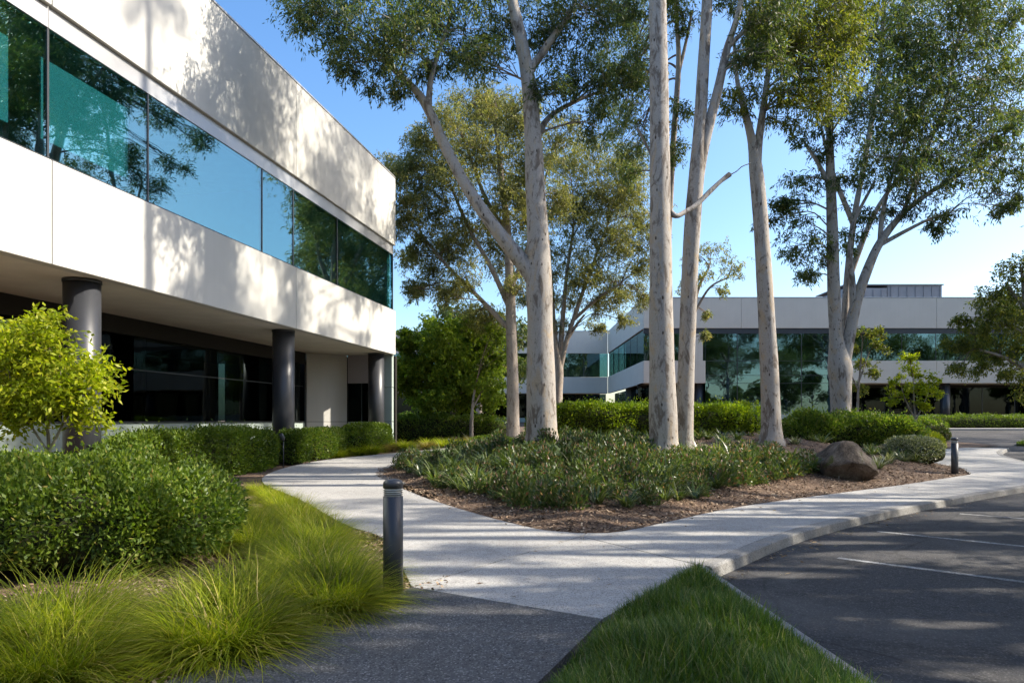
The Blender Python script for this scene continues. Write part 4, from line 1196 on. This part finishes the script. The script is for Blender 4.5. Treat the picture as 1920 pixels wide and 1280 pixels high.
for i, (x, y, sc, lab) in enumerate((
        (-2.25, 7.25, .85, 'grass tussock at the path edge behind the near bollard group'),
        (-2.35, 8.35, .78, 'grass tussock leaning over the pale path right of the big shrub'),
        (-2.85, 9.35, .76, 'grass tussock midway along the left path edge'),
        (-3.35, 10.5, .72, 'grass tussock further up the left path edge, past the big shrub'),
        (-3.95, 11.7, .66, 'small grass tussock on the path edge halfway to the box hedge'),
        (-4.6, 13.0, .60, 'small grass tussock where the path starts to bend left'),
        (-5.3, 14.3, .55, 'last tiny grass tussock on the path edge before the box hedge'),
        (-3.1, 8.2, .80, 'grass tussock against the far right flank of the big shrub'),
        (-3.6, 9.3, .75, 'grass tussock behind the big shrub, one row off the path'),
        (-4.3, 10.5, .70, 'grass tussock behind the big shrub below the box hedge'),
        (-5.0, 11.8, .65, 'grass tussock in the gap between big shrub and box hedge'),
        (-5.8, 13.0, .60, 'grass tussock close under the box hedge front'))):
    tussock(x, y, sc, i, lab, 1.7 * i)

# soft grasses along the left building and behind the bed
DRY = []
for i in range(2):
    rng = np.random.default_rng(320 + i)
    V, Fq = blades(900, rng, .2, .4, .75, .9, 1.1, .013, 4)
    DRY.append((np_mesh('grass_blades', V, [Fq], M['dry']), np_mesh('grass_blades', V, [Fq], M['tuss'])))
rng = np.random.default_rng(33)
tan_l = 'tan grass clump among the shrubs along the left building'
grn_l = 'soft green grass clump bordering the far bend of the pale path'
line = [(-6.9, 23.0), (-6.6, 23.9), (-6.1, 24.7), (-5.6, 25.6), (-5.2, 26.4), (-4.8, 27.3), (-4.1, 28.4), (-3.5, 29.4), (-2.9, 30.4), (-2.2, 31.4), (-1.6, 32.6), (-.9, 33.6)]
for i, (x, y) in enumerate(line):
    for k in range(2):
        dry = rng.uniform() < .38
        tussock(x - .3 - .7 * k + rng.normal() * .12, y + .35 + rng.normal() * .2 + k * .3, rng.uniform(.75, 1.05), i, tan_l if dry else grn_l, rng.uniform(0, 6),
                [d[0 if dry else 1] for d in DRY], 'grass_clump', group='tan grass clumps by the left building' if dry else 'green grass clumps round the path bend')

# lawn wedge at the lower right of the path: nobody could count its blades
WEDGE = [(1.89, 6.92), (.72, 5.12), (.20, 3.9), (-.2, 2.4), (-.25, -2.8), (2.15, -2.8), (2.07, 2.0), (1.98, 3.9), (1.93, 5.6)]
WA = np.array(WEDGE)
def lawn_h(P):
    e = np.clip(poly_dist(P, WA) / .7, 0, 1)
    return -.02 + .09 * e * e * (3 - 2 * e)
gx, gy = np.meshgrid(np.arange(-.4, 2.4, .16), np.arange(-2.8, 7.1, .16))
pts = np.stack([gx.ravel(), gy.ravel()], 1); pts = pts[poly_dist(pts, WA) > .05]
vo, ed, fa, *_ = delaunay_2d_cdt([Vector(p) for p in WEDGE] + [Vector(p) for p in pts], [(i, (i + 1) % len(WEDGE)) for i in range(len(WEDGE))], [], 1, 1e-4)
VP = np.array([[v.x, v.y] for v in vo])
struct(obj('lawn_soil', np_mesh('lawn_soil', np.column_stack([VP, lawn_h(VP)]), [np.array([f for f in fa if len(f) == 3])], M['turf'], True)))

def scatter_grass(name, label, poly, hfun, n, seed, lmin, lmax, w, mat, bbox, minlen_edge=True):
    rng = np.random.default_rng(seed)
    P = np.column_stack([rng.uniform(bbox[0], bbox[1], n * 3), rng.uniform(bbox[2], bbox[3], n * 3)])
    e = poly_dist(P, poly)
    P = P[e > .012][:n]; n = len(P)
    az = rng.uniform(0, 6.28, n) + 0
    th = np.abs(rng.normal(size=n)) * .55
    ee = poly_dist(P, poly)
    L = rng.uniform(lmin, lmax, n) * (.45 + .55 * np.clip(ee / .22, 0, 1)) * (1 + .35 * np.sin(P[:, 0] * 5) * np.sin(P[:, 1] * 4.3))
    out = np.stack([np.cos(az), np.sin(az), np.zeros(n)], 1); sd = np.stack([-np.sin(az), np.cos(az), np.zeros(n)], 1)
    Q = np.column_stack([P, hfun(P) - .005]); rows = []
    k = rng.uniform(.4, 1.5, n)
    for s in range(3):
        t = s / 2
        ww = w * (1 - t ** 2) * .5 + .0004
        rows += [Q - sd * ww, Q + sd * ww]
        a = th + k * t
        Q = Q + (out * np.sin(a)[:, None] + np.array([0, 0, 1.]) * np.cos(a)[:, None]) * (L / 2)[:, None]
    V = np.stack(rows, 1).reshape(-1, 3)
    Fq = (np.arange(n) * 6)[:, None, None] + np.array([[0, 1, 3, 2], [2, 3, 5, 4]])[None]
    o = obj(name, np_mesh(name, V, [Fq.reshape(-1, 4)], M[mat]))
    return tag(o, label, 'grass', kind='stuff')
scatter_grass('lawn_grass', 'shaggy green lawn wedge between dark slab and car park kerb', WA, lawn_h, 52000, 400, .09, .24, .0085, 'lawn', (-.3, 2.3, 1.6, 7.05))
ISL = np.array([(25.0, 33.8), (34, 32.2), (44, 33.0), (44, 35.2), (33, 35.8), (26, 35.2)])
struct(sheet('grass_island', [tuple(p) for p in ISL], M['turf'], -.02, .12))
scatter_grass('island_grass', 'strip of grass in the far drive near the right edge', ISL, lambda P: g(P[:, 1]) - .02, 14000, 401, .12, .26, .02, 'hedge', (25, 44, 32, 36))

# ------------------------------------------------------------------ mulch chips and bed planting
def chips(name, label, P, z, seed, lo=.02, hi=.07):
    rng = np.random.default_rng(seed); n = len(P)
    a = rng.uniform(0, 6.28, n); L = rng.uniform(lo, hi, n); W = L * rng.uniform(.18, .5, n)
    t = rng.normal(size=n) * .32; t2 = rng.normal(size=n) * .3
    u = np.stack([np.cos(a) * np.cos(t), np.sin(a) * np.cos(t), np.sin(t)], 1)
    v = np.stack([-np.sin(a), np.cos(a), t2], 1)
    c = np.column_stack([P, z + .008 + rng.uniform(0, .022, n)])
    V = np.stack([c - u * L[:, None] / 2 - v * W[:, None] / 2, c + u * L[:, None] / 2 - v * W[:, None] / 2, c + u * L[:, None] / 2 + v * W[:, None] * .35, c - u * L[:, None] / 2 + v * W[:, None] / 2], 1).reshape(-1, 3)
    o = obj(name, np_mesh(name, V, [quad_faces(n)], M['chips']))
    return tag(o, label, 'mulch', kind='stuff')
rng = np.random.default_rng(500)
P = np.column_stack([rng.uniform(-4, 15, 90000), rng.uniform(8.9, 24, 90000)])
e = poly_dist(P, BEDA)
P = P[(e > -.03) & (rng.uniform(size=len(P)) < np.where(e < 2.8, 1, .45)) & (rng.uniform(size=len(P)) < np.clip(14 / P[:, 1], 0, 1) ** 1.2)]
chips('mulch', 'brown bark mulch covering the mounded planting bed', P, np.maximum(berm(P), g(P[:, 1])), 501, .022, .075)
P = np.column_stack([rng.uniform(-4.5, -.6, 50000), rng.uniform(2.6, 9.5, 50000)])
edge = np.array(DARK); pl = np.array(PATH_LEFT)
P = P[(poly_dist(P, edge) < .03) & (poly_dist(P, pl) < .03)]
dd = -np.maximum(poly_dist(P, edge), poly_dist(P, pl))
P = P[rng.uniform(size=len(P)) < np.exp(-np.maximum(dd, 0) / 3.0)]
chips('mulch', 'straw-brown mulch strip between the grass tussocks and the dark slab', P, np.full(len(P), -.028), 502, .02, .06)

STRAP = []
for i in range(5):
    rng = np.random.default_rng(520 + i)
    V, Fq = blades(52, rng, .08, .34, .66, .8, 1.1, .036, 5)
    STRAP.append(np_mesh('strap_leaves', V, [Fq], M['strap']))
REDS = []
for i in range(4):
    rng = np.random.default_rng(540 + i)
    n = 620
    d = unit(rng.normal(size=(n, 3))); d[:, 2] = np.abs(d[:, 2])
    P = d * (rng.uniform(.03, 1, (n, 1)) ** .6) * np.array([.32, .32, .48])
    V = leaf_quads(P, d * .6 + rng.normal(size=(n, 3)) * .5 + np.array([0, 0, .5]), rng.uniform(.06, .13, n), rng.uniform(.026, .048, n), rng)
    REDS.append(np_mesh('red_tinged_leaves', V, [quad_faces(n)], M['red_leaf']))
front = [gp(735, 872), gp(790, 903), gp(860, 925), gp(960, 953), gp(1060, 968), gp(1160, 966), gp(1260, 951), gp(1400, 923), gp(1535, 903)]
PLANT = np.array(front + [(8.2, 17.6), (6.6, 17.3), (4.6, 17.0), (2.2, 18.6), (-.3, 19.5), (-2.2, 22.2)])
rng = np.random.default_rng(560)
placed = []
strap_g = 'strap-leaved plants filling the front of the bed'
red_g = 'red-tinged plants mixed into the bed'
trunks = np.array([[.8, 18.0], [3.55, 16.0], [4.4, 17.5], [7.6, 20.0]])
cand = np.column_stack([rng.uniform(-4, 9.6, 6000), rng.uniform(10.6, 22.5, 6000)])
cand = cand[poly_dist(cand, PLANT) > rng.uniform(-.12, .1, len(cand))]
zone = lambda x, y: ('at the left end of the bed by the path bend' if x < -1.2 else
                     'along the front edge of the bed facing the slab joint' if y < 13.3 and x < 3.2 else
                     'at the foot of the low-forking gum' if x < 2.0 else
                     'before the two central gum trunks' if x < 5.2 else 'just left of the boulder')
for p in cand:
    if len(placed) >= 400: break
    if np.min(np.linalg.norm(trunks - p, axis=1)) < .55: continue
    if placed and np.min(np.linalg.norm(np.array(placed)[:, :2] - p, axis=1)) < .31: continue
    placed.append(p)
    s = rng.uniform(.65, 1.1)
    red = rng.uniform() < (.48 if p[0] > -.5 else .25)
    o = obj('leafy_plant' if red else 'strap_plant', (REDS if red else STRAP)[rng.integers(4)], None, (p[0], p[1], ground_at(*p) - .01), rng.uniform(0, 6.28))
    o.scale = (s, s, s * rng.uniform(.85, 1.2))
    zn = zone(*p)
    tag(o, ('low red-tinged leafy plant ' if red else 'green strap-leaved plant ') + zn, 'plant', (red_g if red else strap_g) + ', ' + zn)

# plants right of the boulder, pale-leaved, and a few by the hedge
pale_l = 'pale-tipped leafy plant in the narrow mulch strip right of the boulder'
SILV = []
for i in range(3):
    rng2 = np.random.default_rng(580 + i)
    V, Fq = blades(70, rng2, .1, .22, .42, .8, .8, .03, 4)
    SILV.append(np_mesh('pale_leaves', V, [Fq], M['silver'] if i else M['strap']))
q0 = [gp(1650, 872), gp(1668, 868), gp(1690, 866), gp(1712, 864), gp(1726, 862), gp(1662, 884), gp(1680, 878), gp(1700, 874), gp(1645, 890), gp(1655, 862), gp(1676, 860), gp(1630, 866)]
for i, (x, y) in enumerate(q0):
    o = obj('leafy_plant', SILV[i % 3], None, (x, y, ground_at(x, y) - .01), rng.uniform(0, 6))
    o.scale = (1.25, 1.25, 1.15)
    tag(o, pale_l, 'plant', 'pale-tipped plants right of the boulder')
hedge_l = 'scattered leafy plant on the mulch between the trunks and the clipped hedges'
for i in range(26):
    x, y = rng.uniform(1.5, 12.0), rng.uniform(19.2, 22.3)
    if np.min(np.linalg.norm(trunks - np.array([x, y]), axis=1)) < .7: continue
    o = obj('strap_plant', (STRAP + SILV)[rng.integers(8)], None, (x, y, ground_at(x, y) - .01), rng.uniform(0, 6))
    o.scale = (.9, .9, .9)
    tag(o, hedge_l, 'plant', 'scattered plants behind the trunks')

# ------------------------------------------------------------------ boulder, bollards, small things
bm = bmesh.new()
bmesh.ops.create_icosphere(bm, subdivisions=5, radius=1.0)
rng = np.random.default_rng(600)
V = np.array([v.co[:] for v in bm.verts])
pl_n = unit(rng.normal(size=(24, 3))); pl_d = rng.uniform(.56, .84, 24)
for nn, dd_ in zip(pl_n, pl_d):                      # broken facets
    s = V @ nn - dd_
    V -= np.maximum(s, 0)[:, None] * nn * .95
V *= (1 + .05 * np.sin(V @ np.array([3, 2, 1.]) + 1) + .03 * np.sin(V @ np.array([-5, 6, 4.])) + .02 * np.sin(V @ np.array([9, -7, 6.]) + 2) + .016 * np.sin(V @ np.array([14, -11, 9.])) * np.sin(V @ np.array([7, 12, -10.])) + .010 * np.sin(V @ np.array([-23, 19, 27.])) * np.sin(V @ np.array([21, 25, -13.])))[:, None]
V *= np.array([.93, .72, .64])
V[:, 2] += .10 * V[:, 0] * -.4
for v, c in zip(bm.verts, V): v.co = c
bx, by = gp(1588, 905)
by += .30; bx = (1588 - CX) / F * by
o = bm_obj('boulder', bm, M['rock'], None, True, (bx, by, ground_at(bx, by) + .23))
tag(o, 'brown mossy boulder lying in the mulch near the pavement', 'boulder')

def bollard(x, y, label):
    root = empty('bollard_light', (x, y, float(g(y))))
    tag(root, label, 'bollard', 'bollard lights beside the paths')
    R = .086
    lathe_obj('post', root, [(R, -.1), (R, .845)], M['column'], 32)
    lathe_obj('base_plate', root, [(R + .02, -.03), (R + .02, .006), (R + .002, .012)], M['dark_metal'], 32)
    lens = lathe_obj('lens', root, [(R - .012, .84), (R - .012, .925)], M['lens'], 32)
    for z in (.858, .876, .894):
        lathe_obj('louvre', lens, [(R - .004, z), (R - .001, z + .003), (R - .004, z + .006)], M['dark_metal'], 32)
    lathe_obj('cap', root, [(R, .915), (R, .955), (R * .93, .972), (R * .72, .986), (R * .35, .995), (.004, .998)], M['column'], 32)
    return root
bollard(*gp(737, 1112), 'near charcoal bollard light beside the grass tussocks')
bollard(*gp(1790, 889), 'far charcoal bollard light at the tip of the planting bed')

mx, my = gp(1573, 905)
root = empty('marker_rod', (mx, my, ground_at(mx, my)))
tag(root, 'thin pale irrigation rod standing in front of the boulder', 'garden rod')
lathe_obj('rod', root, [(.009, -.05), (.008, .5), (.006, .54)], M['marker'], 8)
lathe_obj('nozzle', root, [(.016, .54), (.018, .57), (.010, .59)], M['dark_metal'], 10)

sx, sy = -6.95, 20.75
root = empty('garden_spotlight', (sx, sy, float(g(sy)) - .03))
tag(root, 'small dark spotlight on a stalk at the box hedge end', 'spotlight')
lathe_obj('stalk', root, [(.018, -.05), (.018, .86)], M['dark_metal'], 10)
h = lathe_obj('lamp_head', root, [(.05, 0), (.075, .05), (.075, .2), (.06, .22)], M['dark_metal'], 16, (0, 0, .84))
h.rotation_euler = (.5, -.3, 0)

# fallen gum leaves and shed bark
def litter(name, label, P, z, seed, L0, L1, wf, mat):
    rng = np.random.default_rng(seed); n = len(P)
    a = rng.uniform(0, 6.28, n); t = rng.normal(size=n) * .12
    D = np.stack([np.cos(a), np.sin(a), t], 1); S = np.stack([-np.sin(a), np.cos(a), rng.normal(size=n) * .25], 1)
    L = rng.uniform(L0, L1, n)[:, None]; W = L * wf
    B = np.column_stack([P, z + .006 + rng.uniform(0, .008, n)])
    V = np.stack([B, B + D * L * .45 + S * W * .5 + np.array([0, 0, .004]), B + D * L, B + D * L * .45 - S * W * .5], 1).reshape(-1, 3)
    o = obj(name, np_mesh(name, V, [quad_faces(n)], M[mat]))
    return tag(o, label, 'leaf litter', kind='stuff')
M['dead_leaf'] = m_leaf('dead_leaf', [(0, (.10, .06, .035)), (0.5, (.20, .13, .07)), (0.8, (.30, .22, .12)), (1, (.16, .17, .07))], 0.15)
rng = np.random.default_rng(700)
q = rng.uniform(0, 1, 900)
kp = np.array(kl); i = (rng.uniform(0, 1, 420) * 34).astype(int)
kerbside = kp[i] + (kp[i + 1] - kp[i]) * rng.uniform(0, 1, (420, 1)) + np.array([.72, -.69]) * (.25 + rng.exponential(.10, (420, 1)))
litter('leaf_litter', 'fallen brown leaves gathered in the gutter along the kerb', kerbside, g(kerbside[:, 1]) - .125, 701, .04, .09, .25, 'dead_leaf')
P = np.column_stack([rng.uniform(-6, 9, 6000), rng.uniform(5.2, 24, 6000)])
on = (poly_dist(P, np.array(PATH_LEFT)) > .02) | (poly_dist(P, np.array(walk_right + kl[::-1])) > .02) | (poly_dist(P, np.array([A_, B_, C_, D_])) > .02)
eb = -poly_dist(P, BEDA)
P = P[on & (rng.uniform(size=len(P)) < .06 + .9 * np.exp(-np.maximum(eb, 0) / .22))]
litter('leaf_litter', 'scattered fallen leaves on the pale path round the bed', P, g(P[:, 1]), 702, .04, .09, .24, 'dead_leaf')
P = np.concatenate([t_ + unit(rng.normal(size=(90, 2))) * (.35 + rng.exponential(.35, (90, 1))) for t_ in trunks])
litter('shed_bark', 'curled strips of shed bark round the gum trunks', P, berm(P) + .02, 703, .12, .4, .16, 'dead_leaf')
